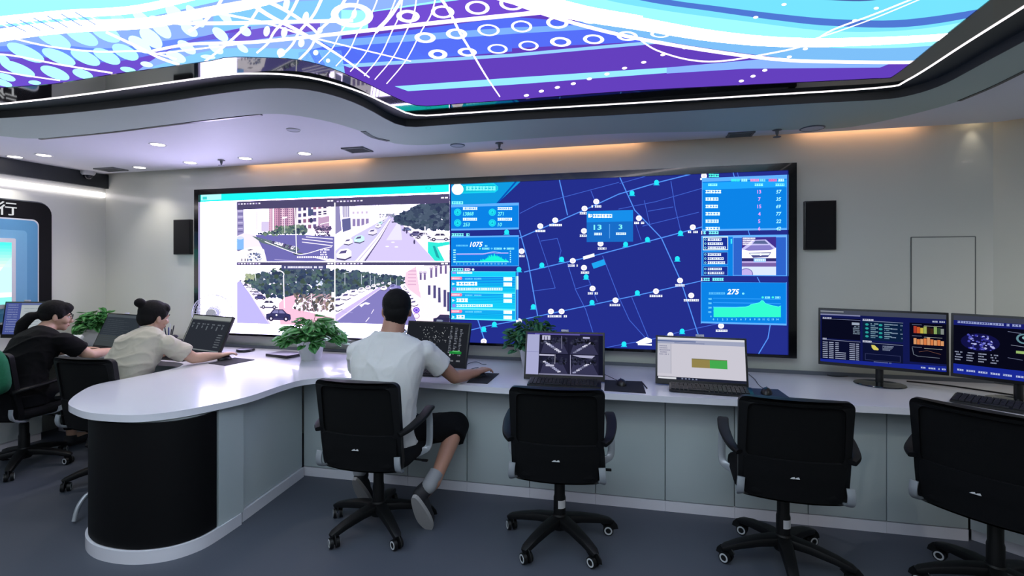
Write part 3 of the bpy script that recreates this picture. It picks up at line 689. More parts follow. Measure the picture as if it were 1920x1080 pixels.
for i, (x, y, s) in enumerate(((46, 20, .3), (44, 22, .45), (41, 24, .6), (39, 27, .8), (34, 33, 1.25), (22, 40, 1.5), (12, 42, 1.3), (8, 55, 2.2))): carq(x, y, s, ['#f2ecfa', '#ded8f0', '#bfe4e4'][i % 3 if i != 7 else 0], k=i * .3)
p.rect(51, 22.4, 53, 23.4, '#3f3a5a', 20)
p.leaves(54, 8, 100, 30, 620, 2.4, ['#38445c', '#465468', '#525f74', '#2c3652', '#3e4e60'], 12, 11, lambda x, y: (y > 18 - (x - 54) * .5) and (y < 22 + (x - 54) * .34))
p.leaves(66, 2, 100, 14, 260, 2.4, ['#38445c', '#465468', '#4a586c', '#2c3652'], 12, 12, lambda x, y: y > 16 - (x - 62) * .5)
for x, y, s, c in ((64, 31, .8, '#6a78a8'), (72, 36, 1.1, '#5c5884'), (78, 38, 1.4, '#ddd8f0'), (92, 40, 1.7, '#f4f0fa')): carside(x, y, s, c)
for x, y in ((62, 30), (64, 32), (70.5, 42)): p.ell(x, y, .8, 2.2, '#4a4268', 24, 10)
p.line([(79.5, 28), (80, 44)], 1, '#e8e2f6', 24); p.ell(79, 39, 3, 3, '#fff', 24)
p.poly([(82, 42), (90, 43), (100, 42), (100, 45), (90, 47), (96, 60), (88, 60), (82, 52)], '#2fdccc', 25); p.poly([(86, 46), (88, 46), (92, 58), (89, 56)], '#1f9aa0', 26)
bar()
# feed 3: parking along the park
feed(444, 491.5, 627.5, 612)
p.boost = 4; p.rect(0, 0, 100, 60, SKY, 2); p.boost = .1
p.poly([(0, 20), (4, 18), (36, 60), (0, 60)], '#b6aee8', 4); p.poly([(4, 17), (8, 17), (50, 46), (60, 60), (34, 60)], '#fbe8f6', 4)
p.leaves(8, 7, 100, 34, 1100, 2.4, DG + ['#3f5048', '#334260', '#52606e'], 6, 21, lambda x, y: y > 16 - (x - 8) * .26 and y < 18 + (x - 8) * .62)
p.leaves(9, 12, 20, 17, 40, 1.4, ['#a4ae8c', '#8f9c84'], 10, 3)
p.poly([(50, 34), (66, 30), (58, 44), (100, 52), (100, 60), (46, 60), (44, 40)], '#f4b8d0', 9.2); p.leaves(60, 30, 100, 46, 160, 1.7, ['#54585e', '#6c6466', '#7f7274', '#4c4a4c', '#8a7c70'], 10, 24)
for k in range(10): a = 66 + k * 3; p.curve([(a, 48), (a + rr.uniform(-4, 6), 36), (a + rr.uniform(4, 14), 30)], .5, '#c8a4b4', 13)
p.poly([(88, 30), (90, 26), (92, 34)], '#6a7488', 13); p.leaves(82, 18, 88, 22, 14, 1, ['#e8ecfc', '#b8c4dc'], 13, 4)
p.line([(77, 30), (77.6, 36)], .8, '#f4f0ff', 14)
for i, (x, y, s, c) in enumerate(((4, 18.5, .25, '#4c4868'), (7, 20.5, .4, '#f6f0fc'), (9.5, 23, .5, '#5c5880'), (12.5, 25, .6, '#f6f0fc'), (18, 28.5, .85, '#f4ecfa'), (21, 31.5, .95, '#cfc8e6'), (25, 35.5, 1.15, '#4c4a80'))): carside(x, y, s, c)
carside(34, 43.5, 1.9, '#fbf6fe'); carside(44, 54.5, 2.55, '#34345e', '#7a78a8'); p.ell(42, 51, 1, .8, '#fff', 23)
p.curve([(40, 7), (46, 8.5), (49.5, 11), (49, 14)], .9, '#f8f6ff', 24, 5); p.line([(49.2, 13), (49.6, 30), (50.2, 44)], 1.1, '#efe9fb', 24)
p.curve([(14, 10.5), (19, 11.5), (20, 13), (20.5, 18)], .5, '#eaf0f4', 24, 4)
p.rect(47, 3, 92, 7, '#484c78', 28)
p.dashes(50, 4, 38, 1.8, '#ece8fc', 29, 5); p.rect(97, 28, 100, 33, '#f4f4fc', 25)
bar()
# feed 4: road between cars and shops
feed(628.5, 491.5, 843, 612)
p.boost = 4; p.rect(0, 0, 100, 60, SKY, 2); p.boost = .1
p.leaves(0, 6, 62, 26, 760, 2.2, DG + ['#3f5048', '#44546a'], 6, 31, lambda x, y: y > 7 + x * .13 and y < 32 - x * .2)
p.leaves(0, 18, 20, 34, 160, 2.2, DG, 6, 32, lambda x, y: y < 34 - x * .5)
p.poly([(46, 21), (58, 21), (74, 60), (0, 60), (0, 56)], '#7c76b4', 7); p.poly([(44, 21), (47, 21), (0, 60), (0, 52)], '#c7b6e6', 8); p.line([(46, 22), (2, 57)], (.3, .9), '#ece2f8', 9)
p.poly([(60, 22), (66, 22), (100, 44), (100, 60), (74, 60)], '#f8e2f2', 7)
p.poly([(22, 42), (28, 39), (32, 40), (30, 41.5), (27, 41), (24, 44)], '#f4f0fc', 9); p.line([(33, 50), (35, 46)], .6, '#e8e0f8', 9); p.line([(28, 58), (31, 54)], .7, '#e8e0f8', 9); p.line([(6, 49), (16, 49.5)], .4, '#a8a0d4', 9)
for i, (x, y, s) in enumerate(((3, 40, 1.7), (10, 35, 1.5), (17, 31, 1.25), (24, 28, 1.0), (30, 25.5, .8), (35, 23.5, .65), (39, 22, .5), (43, 20.5, .4), (2, 46, 1.6))): carq(x, y, s, ['#f8f4fd', '#e8e0f4', '#fdf8ff'][i % 3], k=(8 - i) * .2)
carq(44, 26, .9, '#f4eefc'); carq(52, 25, 1.1, '#8f8cc4'); carq(49, 21, .5, '#fff')
p.poly([(63, 10), (72, 4), (76, 34), (66, 26), (62, 20)], '#e9c4d8', 8)
for k in range(5): p.rect(65, 8 + k * 3.2, 72, 9 + k * 3.2, '#d0a4c4', 8.5)
p.poly([(74, 6), (84, 0), (100, 0), (100, 48), (84, 36), (76, 32)], '#f4e9f6', 9)
for x, y, h in ((75, 10, 7), (78.5, 10, 7), (84, 6, 9), (88, 4, 10), (92, 3, 8), (96, 2, 9)): p.rect(x, y, x + 1.7, y + h, '#6c5c8c', 10); p.ring(x + .9, y, 1.6, 1.6, .5, '#b8a4cc', 10.5, 12)
for x, y, h in ((82, 22, 9), (86.5, 22, 12), (90.5, 24, 14), (95, 26, 16), (98, 28, 18)): p.rect(x, y, x + 2.2, y + h, '#4c4878', 10)
p.line([(92.8, 20), (93.4, 42)], 1, '#fff8ff', 11)
for i in range(6): carq(62 + i * 1.6, 24 + i * 3.2, .5 + i * .14, '#f4ecfa', k=i * .2)
for x, y in ((9, 11), (24, 12), (32, 13), (36, 14), (50, 15), (55, 16)): p.line([(x, y), (x, y + 12 - x * .1)], .4, '#d0d8e4', 12)
p.line([(8, 11), (15, 9.5)], .4, '#d0d8e4', 12)
p.ell(72.3, 45.5, 2.8, 2.8, '#6a3fd0', 22, 20); p.ring(72.3, 45.5, 1.8, 1.8, .5, '#c8b4f4', 23, 14); p.ring(72.3, 51, 2.7, 2.6, .5, '#8c60a8', 22, 18)
carside(96, 56, 1.9, '#2e2c50'); p.poly([(78, 60), (84, 56), (100, 55), (100, 60)], '#f4eefb', 19)
bar()
p.conv = vconv; p.clip = full
p.rect(444, 378, 843, 380.5, '#4a4568', 29)
p.rect(627, 380, 629, 614, '#fbf6fd', 32)
# ---- right: the map
p.rect(843.5, 300, 846, 700, '#141a5c', 33)
p.poly([(845, 345), (985, 332), (930, 384), (845, 384)], '#0e8ed0', 1.2); p.line([(968, 340), (930, 384)], 3, '#0a4aa8', 2)
RD = '#3d5cc0'; RDB = '#4f8ae6'
for pts, w_, c in (([(974, 446), (1035, 420), (1104, 390), (1160, 364), (1234, 342), (1330, 318)], 1.9, RDB), ([(975, 400), (1010, 382), (1160, 342)], 1.2, RD), ([(1048, 334), (1064, 403)], 1.9, RDB), ([(1108, 358), (1116, 378)], 1.4, RD),
        ([(983, 510), (1060, 492), (1104, 482), (1180, 462), (1240, 446), (1318, 425)], 1.9, RDB), ([(974, 432), (990, 490), (1008, 592)], 1.9, RDB), ([(1007, 438), (1026, 494), (1041, 540), (998, 546)], 1.2, RD), ([(1014, 452), (1045, 447), (1052, 470), (1048, 486)], 1.2, RD),
        ([(870, 622), (910, 612), (975, 600), (1060, 582), (1155, 562), (1230, 546), (1318, 526)], 1.7, RDB), ([(896, 600), (908, 636)], 1.9, RDB), ([(1160, 328), (1190, 394), (1240, 446), (1277, 528), (1310, 630), (1320, 660)], 1.9, RDB),
        ([(1162, 344), (1220, 328)], 1.2, RD), ([(1160, 392), (1230, 378), (1320, 352)], 1.2, RD), ([(1208, 376), (1218, 420), (1205, 424), (1310, 398)], 1.2, RD), ([(1215, 396), (1262, 388)], 1.2, RD), ([(1258, 340), (1266, 390), (1276, 432)], 1.4, RD), ([(1192, 420), (1202, 450)], 1.2, RD),
        ([(1064, 494), (1080, 545), (1098, 580), (1112, 624)], 1.4, RD), ([(1078, 542), (1106, 534)], 1.2, RD), ([(1102, 520), (1120, 566)], 1.2, RD), ([(1130, 480), (1158, 552), (1180, 600), (1216, 640)], 1.4, RD), ([(1184, 556), (1216, 634)], 1.4, RD),
        ([(1120, 655), (1170, 645), (1215, 638), (1276, 622), (1350, 606)], 1.4, RD), ([(1444, 610), (1440, 634), (1422, 664)], 1.9, RDB), ([(1374, 322), (1378, 336)], 1.6, RDB), ([(1382, 322), (1386, 336)], 1.6, RD), ([(1402, 430), (1406, 442)], 1.6, RDB), ([(1420, 520), (1426, 532)], 1.6, RDB)):
    p.line(pts, w_, c, 3)
p.poly([(1109, 494), (1132, 486), (1136, 496), (1113, 504)], '#1c9ae0', 4); p.poly([(1093, 481), (1114, 475), (1115, 481), (1094, 487)], '#e8f2fc', 4)
def pin(x, y): p.ell(x, y, 4.6, 4.8, '#22d8ee', 6, 14); p.poly([(x - 6, y + 5.5), (x + 6, y + 5.5), (x, y - 3)], '#1cb8e2', 5.5)
def dot(x, y, wn=20, s=0):
    p.ell(x, y, 5.6, 5.2, '#f2f2fa', 7, 16); p.ring(x, y, 2.6, 2.4, .9, '#b8a8c8', 7.6, 12)
    if wn: p.dashes(x - wn / 2, y + 7, wn, 4, '#e9eff8', 7, int(x))
for x, y in ((950, 435), (973, 505), (1016, 497), (1053, 486), (1099, 519), (1000, 575), (1110, 567), (927, 608), (907, 617), (1185, 362), (1231, 342), (1276, 437), (1214, 449), (1173, 458), (1270, 485), (1195, 549), (1279, 621), (1170, 645)): pin(x, y)
for x, y, w_ in ((1013, 424, 18), (1041, 413, 22), (1096, 391, 18), (1118, 378, 18), (1095, 433, 16), (978, 471, 14), (1126, 457, 18), (1074, 489, 18), (1095, 502, 18), (1111, 541, 18), (1033, 584, 18), (1053, 584, 18), (1154, 563, 22), (1198, 409, 18), (1299, 426, 18), (1275, 526, 18), (1230, 546, 24), (1296, 554, 28), (1352, 611, 20), (973, 602, 0), (907, 640, 0), (1257, 628, 0), (1320, 330, 0), (1142, 662, 0)): dot(x, y, w_)
p.poly([(1192, 642), (1204, 636), (1212, 632), (1222, 636), (1222, 642), (1200, 646)], '#f2f4fb', 8); p.rect(1196, 644, 1222, 648, '#e9eff8', 8)
# logo, title
p.ell(858, 355, 11, 10.5, '#f6fbff', 12, 24); p.ell(858, 355, 6.5, 6.2, '#fbe6ee', 13, 18)
p.poly([(866, 347), (926, 343.5), (934, 350), (934, 356), (928, 361), (866, 363)], '#19c8e0', 10); p.poly([(868, 349), (925, 346), (931, 350), (931, 355), (926, 358.5), (868, 361)], '#10b4cc', 11)
p.dashes(874, 349.5, 54, 7.5, '#7ff4fa', 12, 3, 1)
def header(x, y, w_, c='#7df0f4'):
    p.rect(x, y, x + 1.6, y + 6.5, '#f4fbff', 12); p.dashes(x + 4, y + .6, w_, 5.4, c, 12, 2)
def panel(x0, y0, x1, y1, c=PAN): p.rect(x0, y0, x1, y1, c, 9); p.frame(x0, y0, x1, y1, 1, '#5aa4f4', 9.5)
header(843, 377, 21); panel(844, 384, 973, 430)
for x, y, st, wn in ((858, 398, '13868', 20), (858, 418, '253', 13), (923, 398, '271', 12), (923, 418, '10', 8)):
    p.ell(x, y, 6.8, 6.8, '#1fd4e4', 10, 20); p.ring(x, y, 5.4, 5.4, .8, '#0fa4c4', 10.5, 16); p.poly([(x - 2, y + 2), (x + 2, y + 2), (x, y - 3)], '#0f9cc0', 10.6)
    p.dashes(x + 10, y - 9.5, 27, 5, '#dff4fb', 10, 4, 1); p.text(st, x + 10, y + 6.6, 7, '#74f2ea', 11, width=wn, bold=True, shear=.2)
header(843, 437, 32); panel(844, 443, 973, 499)
p.dashes(855, 459, 22, 3, '#58c0f0', 10, 5, 1); p.text('1075', 881, 463, 9.5, '#ffffff', 11, width=24, bold=True, shear=.25); p.dashes(909, 459.5, 4, 3, '#7fe0f4', 10, 5, 1)
for x, w_, c in ((900, 18, '#3fe8d0'), (922, 18, '#52b8f0'), (946, 17, '#9ff0f4')): p.ell(x, 466, 2, 1.7, c, 10, 8); p.dashes(x + 4, 464.5, w_ - 4, 3.4, '#8ff0f6', 10, 6, 1)
p.line([(856, 477), (905, 477), (915, 475), (925, 474), (933, 475), (953, 475)], 1, '#b49af0', 12)
p.line([(856, 476), (905, 475.6), (920, 473), (926, 472), (940, 474), (953, 474)], .6, '#e0d8fa', 12.5)
q = [(856, 490.5)]; 
for k in range(50):
    x = 856 + k * 1.95; h = .6 if x < 895 else (3 + 10 * math.exp(-((x - 926) / 14) ** 2) + rr.uniform(-2, 3)) * min(1, (x - 893) / 14 + .1); q += [(x, 490.5 - max(h, .5)), (x + 1.4, 490.5 - max(h * rr.uniform(.6, 1), .5))]
q.append((953.5, 490.5))
for i in range(0, len(q) - 1): p.poly([(q[i][0], 491), q[i], q[i+1], (q[i+1][0] + .05, 491)], '#16e6cc', 11)
for k in range(6): p.rect(850, 468 + k * 4.4, 854.5, 470 + k * 4.4, '#9ff2f6', 10); p.rect(956, 470 + k * 4, 958, 472 + k * 4, '#9ff2f6', 10)
for k in range(15): p.text(str(k), 855.4 + k * 6.6 - (1.4 if k > 9 else 0), 496, 2.8, '#9ff2f6', 10)
p.rect(855, 490.6, 954, 491.6, '#8ff0f6', 12)
header(843, 502, 20); p.text('(', 868, 508, 5, '#fff', 12); p.dashes(871, 503, 8, 5, '#f0d8f4', 12, 2, 1); p.text(')', 881, 508, 5, '#fff', 12); p.ell(887, 505.5, 2.6, 2.4, '#bfe8fb', 12, 8)
p.rect(843, 508.5, 967, 600, '#14c0e6', 9); p.rect(843, 508.5, 967, 510, '#5ad4fa', 10)
p.dashes(857, 509.5, 27, 3.4, '#eafcff', 10, 1, 1); p.rect(848, 510, 855, 513, '#a486e0', 10)
for k, (y, n1, n2) in enumerate(((519, 35, 86), (550, 21, 66), (581, 14, 0))):
    h = 30 if k < 2 else 19
    for j in range(10): 
        if h / 10 * j < h: p.rect(845, y + h / 10 * j, 966, y + h / 10 * (j + 1), '#%02x%02xd8' % (max(0, 20 - 2 * j), 105 + j * 8), 10.5)
    p.frame(844, y - .8, 967, y + h - .5, 1, '#5ae0fa', 11)
    p.poly([(844, y), (865, y), (867, y + 2.4), (865, y + 5.5), (844, y + 5.5)], '#f0789c', 12); p.dashes(847, y + 1.2, 14, 3, '#fbd4e0', 13, 1, 1)
    p.dashes(872, y + 2.2, 14, 2.6, '#6ac4f6', 12, 1, 1); p.dashes(889, y + 2.2, 14, 2.6, '#6ac4f6', 12, 1, 1)
    p.poly([(848, y + 10.5), (848, y + 16), (853, y + 13.3)], '#c8ecfb', 12); p.dashes(856, y + 9.5, n1, 7, '#f2fcff', 12, k, 1)
    for b in (0, 10): p.rect(944, y + .5 + b, 960, y + 8 + b, '#c8f2fa', 12); p.dashes(946, y + 2.2 + b, 12, 4.2, '#ffffff', 13, 1, 1)
    if n2: p.dashes(856, y + 20.5, n2, 5, '#d8f6fc', 12, k + 4, 1); p.rect(848, y + 20, 854, y + 26, '#8c7ce0', 12)
p.rect(968.5, 510, 972, 600, '#3f8ce8', 10); p.rect(968, 518, 972, 543, '#c4f0fa', 11)
# pop-up in the middle
p.rect(1100, 396, 1187, 453, '#1664b8', 14); p.rect(1100, 396, 1187, 415, '#1483d8', 14.5); p.dashes(1112, 401.5, 34, 7, '#e8f6fc', 15, 2, 1); p.poly([(1103, 401), (1106, 401), (1108, 408), (1103, 408)], '#e8f6fc', 15); p.dashes(1104, 402, 6, 5, '#e8f6fc', 15, 2)
p.text('13', 1113, 431, 9.5, '#7ff0ee', 16, width=15, bold=True); p.text('3', 1160, 430, 9, '#7ff0ee', 16, width=7, bold=True); p.rect(1142.4, 420, 1143.4, 447, '#5aa4e8', 15)
p.dashes(1114, 436.5, 14, 4.5, '#d4ecf8', 15, 1, 1); p.dashes(1155, 436, 18, 4.5, '#d4ecf8', 15, 1, 1)
# right panels
p.dashes(1329, 326.5, 19, 5.5, '#4ff0dc', 12, 1, 1); p.rect(1313, 334, 1331, 337, '#e8f6fc', 7)
panel(1316, 334, 1476, 431); p.rect(1317, 343, 1475, 350.5, '#1c9af2', 10)
for x, w_, c in ((1371, 15, '#37e8dc'), (1390, 11, '#a4f4f6'), (1407, 14, '#f08cc0'), (1424, 11, '#7fd8f4'), (1441, 15, '#e860a4'), (1459, 11, '#c4f4fa')): p.dashes(x, 335.5, w_, 4.6, c, 11, 3, 1)
for x, w_ in ((1328, 16), (1415, 16), (1454, 16)): p.dashes(x, 344.3, w_, 4.6, '#8ff4fa', 11, 3, 1)
for k, (a_, b_, w_) in enumerate((('13', '57', 29), ('7', '35', 23), ('15', '69', 23), ('4', '77', 23), ('5', '22', 23), ('6', '42', 23))):
    y = 356.5 + k * 13.8
    p.dashes(1323, y, w_, 6, '#dcf8fc', 11, k, 1); p.text(a_, 1420 if len(a_) > 1 else 1421.5, y + 6.6, 6.8, '#e69cf0', 12, bold=True); p.text(b_, 1455, y + 6.6, 6.8, '#a4eefa', 12, bold=True, shear=.2)
header(1315, 433, 27); panel(1315, 442, 1476, 518)
p.rect(1374, 444, 1474, 516, '#2a5cbc', 10); p.frame(1374, 443.5, 1475, 517, 1.2, '#6aa8f4', 11)
for y0_, y1_, c in ((444, 469, '#d4f4fa'), (472, 496, '#4a9ce4'), (499, 517, '#4a9ce4')):
    p.rect(1318, y0_, 1365, y1_, '#182c88', 10); p.frame(1318, y0_, 1365, y1_, 1.1, c, 11)
    for j, w_ in enumerate((26, 30, 34)):
        yy = y0_ + 3 + j * 7.6
        if yy + 4.5 < y1_: p.dashes(1327, yy, w_ + (y0_ % 3) - 2, 4.6, '#dbe8fa', 12, int(yy), 1); p.ring(1322.5, yy + 2.2, 2.1, 2.1, .8, '#8fe4ee', 12, 8)
p.rect(1370, 448, 1372.5, 457, '#3fe0f0', 12)
# photo of a parked car in the panel
a_ = p.clip; c0 = vconv(1391, 445); c1 = vconv(1455, 516); p.clip = (c0[0], c1[1], c1[0], c0[1])
p.rect(1391, 444, 1456, 517, '#3c2c84', 12); p.poly([(1391, 466), (1402, 458), (1410, 450), (1436, 449), (1446, 458), (1456, 466), (1456, 484), (1391, 484)], '#b8b4e4', 13)
p.poly([(1411, 457), (1416, 451.5), (1434, 451), (1441, 457.5)], '#54608c', 14); p.poly([(1396, 468), (1408, 460), (1443, 459.5), (1450, 466), (1440, 470), (1404, 471)], '#7c74b8', 14)
p.poly([(1391, 468), (1404, 470), (1446, 469), (1456, 464), (1456, 484), (1391, 484)], '#e8e6fa', 14.5); p.poly([(1404, 474), (1446, 473), (1440, 482), (1412, 483.5)], '#4a4c84', 15); p.poly([(1406, 475), (1424, 475), (1423, 478.5), (1408, 478.5)], '#dfeaf8', 16); p.poly([(1428, 475), (1444, 474.5), (1441, 478.5), (1428, 478.5)], '#dfeaf8', 16); p.ell(1426, 477, 2.6, 2.6, '#f0f8ff', 17, 12)
p.rect(1391, 482, 1456, 492, '#2c2864', 14); p.rect(1391, 490, 1456, 493, '#b0a0d4', 14.2); p.rect(1413, 484.5, 1436, 491.5, '#86b4ec', 18); p.dashes(1415, 486, 19, 4, '#d8ecfc', 19, 2, 1)
p.rect(1391, 493, 1456, 501, '#6e5898', 14); p.rect(1391, 500, 1456, 517, '#c8d4f2', 14.5); p.ell(1399, 514, 13, 11, '#b4a4dc', 15, 20); p.ring(1399, 514, 13, 11, 1.4, '#5c5898', 16, 20)
for k, w_ in enumerate((24, 22, 18, 16)): p.dashes(1392.5, 445.6 + k * 3.7, w_, 2.6, '#f0ecfc', 19, k, 1)
p.clip = a_
header(1315, 520.5, 38); panel(1314, 529, 1475, 607)
p.dashes(1329, 548, 28, 4, '#58b8ee', 10, 5, 1); p.text('275', 1363, 552, 10, '#ffffff', 11, width=23, bold=True, shear=.25); p.ell(1393.5, 550.5, 2.4, 2, '#7fe0f4', 10, 8)
for x in (1430, 1449): p.ell(x, 557.5, 2.4, 2, '#3fe8d0', 10, 8); p.dashes(x + 4, 556, 9, 3.6, '#8ff0f6', 10, 6, 1)
for k in range(4): p.rect(1337, 560 + k * 8, 1464, 560.5 + k * 8, '#2a92e8', 9.8)
top = [(1338, 576.5), (1380, 576.5), (1386, 576), (1398, 575.5), (1404, 574), (1408, 571), (1424, 567.5), (1428, 563.5), (1431, 564), (1435, 569), (1444, 572), (1455, 574.5), (1460, 575.5), (1464, 573.5)]
for i in range(len(top) - 1): p.poly([(top[i][0], 594.5), top[i], top[i+1], (top[i+1][0] + .05, 595)], '#2ff2c0', 11)
p.line(top, 1, '#4ff6e0', 12)
for k, st in enumerate(('400', '300', '200', '100', '0')): p.text(st, 1328 if k < 4 else 1332, 562 + k * 8.2, 3.2, '#7fe4f6', 10, bold=True)
for k in range(15): p.text(str(k), 1336.6 + k * 8.6 - (1.2 if k > 9 else 0), 600.5, 3.6, '#7fe4f6', 10, bold=True)
o = p.build('picture', screen_mat('video_wall_light', 1.15), lambda u, v, l: (u - V0.x, YS - V0.y + .0 - l, v - V0.z), vw)
o['label'] = 'lit picture of four street cameras and a navy city map with data panels'

# ------------------------------------------------------------ wall speakers
def wspk(px0, px1, py0, py1, lab):
    a = ony(px0, py0, D - .04); b = ony(px1, py1, D - .04); t = thing('wall_speaker', lab, 'speaker', ((a.x + b.x) / 2, D, b.z), group='flat black wall speakers')
    w_, h = b.x - a.x, a.z - b.z; bm = bmesh.new(); box(bm, (0, -.018, h / 2), (w_, .034, h), bev=.004); obj('housing', bm, M_bez, t)
    bm = bmesh.new(); box(bm, (0, -.037, h / 2), (w_ - .016, .006, h - .016), bev=.002); obj('grille', bm, mat('speaker_cloth', '#0d0e12', .9, noise_amt=.5, nscale=500, bump=.6, bscale=900), t)
wspk(324, 356, 412, 477, 'narrow black speaker on the wall left of the video wall'); wspk(1509, 1569, 377, 468, 'black speaker on the wall right of the video wall')

# ------------------------------------------------------------ framed display on the left wall
XD = XL + .05
a = onx(97, 383, XD); yR = a.y; zT = a.z; zBt = .93; yL = yR - 2.3
dis = thing('wall_display', 'glowing display in a rounded black and blue frame on the left wall', 'display', (XL, (yL + yR) / 2, zBt)); D0 = dis.location.copy()
def rr_pts(y0, y1, z0, z1, r, n=6):
    o = []
    for cy, cz, a0 in ((y1 - r, z1 - r, 0), (y0 + r, z1 - r, 90), (y0 + r, z0 + r, 180), (y1 - r, z0 + r, 270)):
        for k in range(n + 1): t = math.radians(a0 + 90 * k / n); o.append((cy + r * math.cos(t), cz + r * math.sin(t)))
    return o
def plate(name, y0, y1, z0, z1, r, xa, xb, m, par, hole=None):
    bm = bmesh.new(); Q = rr_pts(y0, y1, z0, z1, r)
    prism(bm, Q, xa, xb, holes=[rr_pts(*hole)] if hole else ())
    for v in bm.verts: v.co = Vector((v.co.z - D0.x, v.co.x - D0.y, v.co.y - D0.z))
    return obj(name, bm, m, par)
e = lambda x, y: onx(x, y, XL + .055)
y2, z2 = e(70, 430).y, e(60, 414).z
plate('outer_frame', yL, yR, zBt, zT, .10, XL + .001, XL + .05, M_clad, dis)
plate('outer_edge', yL - .012, yR + .012, zBt - .012, zT + .012, .11, XL + .001, XL + .03, M_grey, dis)
zb2 = e(30, 604).z
plate('white_line', yL + .10, y2 + .012, zb2 - .01, z2 + .012, .05, XL + .05, XL + .055, M_white, dis)
plate('blue_panel', yL + .11, y2, zb2 + .01, z2, .045, XL + .055, XL + .06, mat('blue_lacquer', '#4f93bc', .4), dis)
y3, z3, zb3 = e(27, 450).y, e(20, 447).z, e(18, 578).z
plate('inner_frame', yL + .5, y3, zb3, z3, .01, XL + .06, XL + .072, M_white, dis)
for dx in (.09,):
    plate('groove', yL + .3, y2 - dx * .9, zb2 + .08, z2 - dx, .03, XL + .06, XL + .0615, mat('blue_lacquer_light', '#6aa9cc', .4), dis)
pd = Painter(lambda u, v: (u, v), 2e-4); ya, yb_, za, zb_ = yL + .53, y3 - .03, zb3 + .035, z3 - .035
pd.rect(ya, za, yb_, zb_, '#fbf4fa', 0)
for k in range(8): pd.rect(ya, zb_ - .02 * (k + 1) * 1.3, yb_, zb_ - .02 * k * 1.3, '#%02xf0e6' % (80 + 20 * k), 1)
pd.rect(ya, za, yb_, za + .06, '#8ff0e6', 1); pd.poly([(yb_, za + .1), (yb_, za + .4), (yb_ - .2, za + .1)], '#c8f4f2', 1)
pd.build('glowing_panel', screen_mat('display_light', 1.1), lambda u, v, l: (XL + .073 + l - D0.x, u - D0.y, v - D0.z), dis)
# lettering on the black band
vs, fs = text_polys('行')
xs = [v[0] for v in vs]; zs = [v[1] for v in vs]; k0 = e(-4, 402); k1 = e(31, 380)
bm = bmesh.new(); V = []
sy = (k1.y - k0.y) / (max(xs) - min(xs)); sz = (k1.z - k0.z) / (max(zs) - min(zs))
lo_ = [bm.verts.new((XL + .051 - D0.x, k0.y + (x - min(xs)) * sy - D0.y, k0.z + (z - min(zs)) * sz - D0.z)) for x, z in vs]
for f in fs:
    try: bm.faces.new([lo_[i] for i in f])
    except ValueError: pass
r_ = bmesh.ops.extrude_face_region(bm, geom=list(bm.faces))
for v in r_['geom']:
    if isinstance(v, bmesh.types.BMVert): v.co.x += .008
obj('letters', bm, emit('sign_white', '#f2f4f8', .75), dis)
# ------------------------------------------------------------ the control desk
ZT = .75
def tp(x, y): p = onz(x, y, ZT); return (p.x, p.y)
right_ang = math.radians(40)
curve_pts = [tp(*q) for q in ((128, 755), (140, 765), (165, 773), (205, 777), (260, 778), (330, 771), (405, 757), (470, 742), (530, 722), (570, 712), (620, 708), (680, 710), (760, 714))]
lft = [tp(*q) for q in ((245, 708), (180, 721), (145, 738))]
edge = [(p.x, p.y) for p in catmull([(-3.275, 2.85, 0)] + [(a, b, 0) for a, b in lft + curve_pts], 6)][1:]
top = edge + [(-.888, 2.967), (.2, 3.01), (1.367, 3.075), (1.60, 3.085)]
bx, by = 1.66, 3.07
ex, ey = bx + math.cos(right_ang) * 1.35, by - math.sin(right_ang) * 1.35
nx, ny = math.sin(WANG), math.cos(WANG)
wb = WR - Vector((nx, ny, 0)) * .05
we = wb + wd * 1.75
top += [(bx, by), (ex, ey), (we.x, we.y), (wb.x - .02, D - .06), (XL + .03, D - .06), (XL + .03, 1.3), (-4.92, 1.3), (-4.92, 2.95), (-4.85, 3.1), (-4.7, 3.14), (-3.5, 3.14), (-3.36, 3.1), (-3.29, 3.0), (-3.275, 2.85)]
flt = [top[0]]
for q in top[1:]:
    if math.hypot(q[0] - flt[-1][0], q[1] - flt[-1][1]) > .018: flt.append(q)
top = flt
desk = thing('worktop', 'long white curved worktop with a rounded peninsula in front of the video wall', 'desk', (-1.2, 3.1, ZT))
bm = bmesh.new(); prism(bm, top, ZT - .036, ZT)
eds = [e for e in bm.edges if abs(e.verts[0].co.z - e.verts[1].co.z) < 1e-5 and len(e.link_faces) == 2 and abs(e.link_faces[0].normal.dot(e.link_faces[1].normal)) < .5]
bm.normal_update()
eds = [e for e in bm.edges if abs(e.verts[0].co.z - e.verts[1].co.z) < 1e-5 and len(e.link_faces) == 2 and abs(e.link_faces[0].normal.dot(e.link_faces[1].normal)) < .5]
bmesh.ops.bevel(bm, geom=eds, offset=.004, segments=2, affect='EDGES', clamp_overlap=True)
for v in bm.verts: v.co -= Vector((-1.2, 3.1, ZT))
obj('top_slab', bm, M_desk, desk)
bm = bmesh.new()
sweep(bm, [(XL + .03, D - .052, ZT + .012), (XR - .03, D - .052, ZT + .012)], [(-.008, -.012), (.008, -.012), (.008, .012), (-.008, .012)])
sweep(bm, [(wb.x, wb.y - .0, ZT + .012), (we.x, we.y, ZT + .012)], [(-.008, -.012), (.008, -.012), (.008, .012), (-.008, .012)])
struct(obj('trim_7', bm, M_grey))

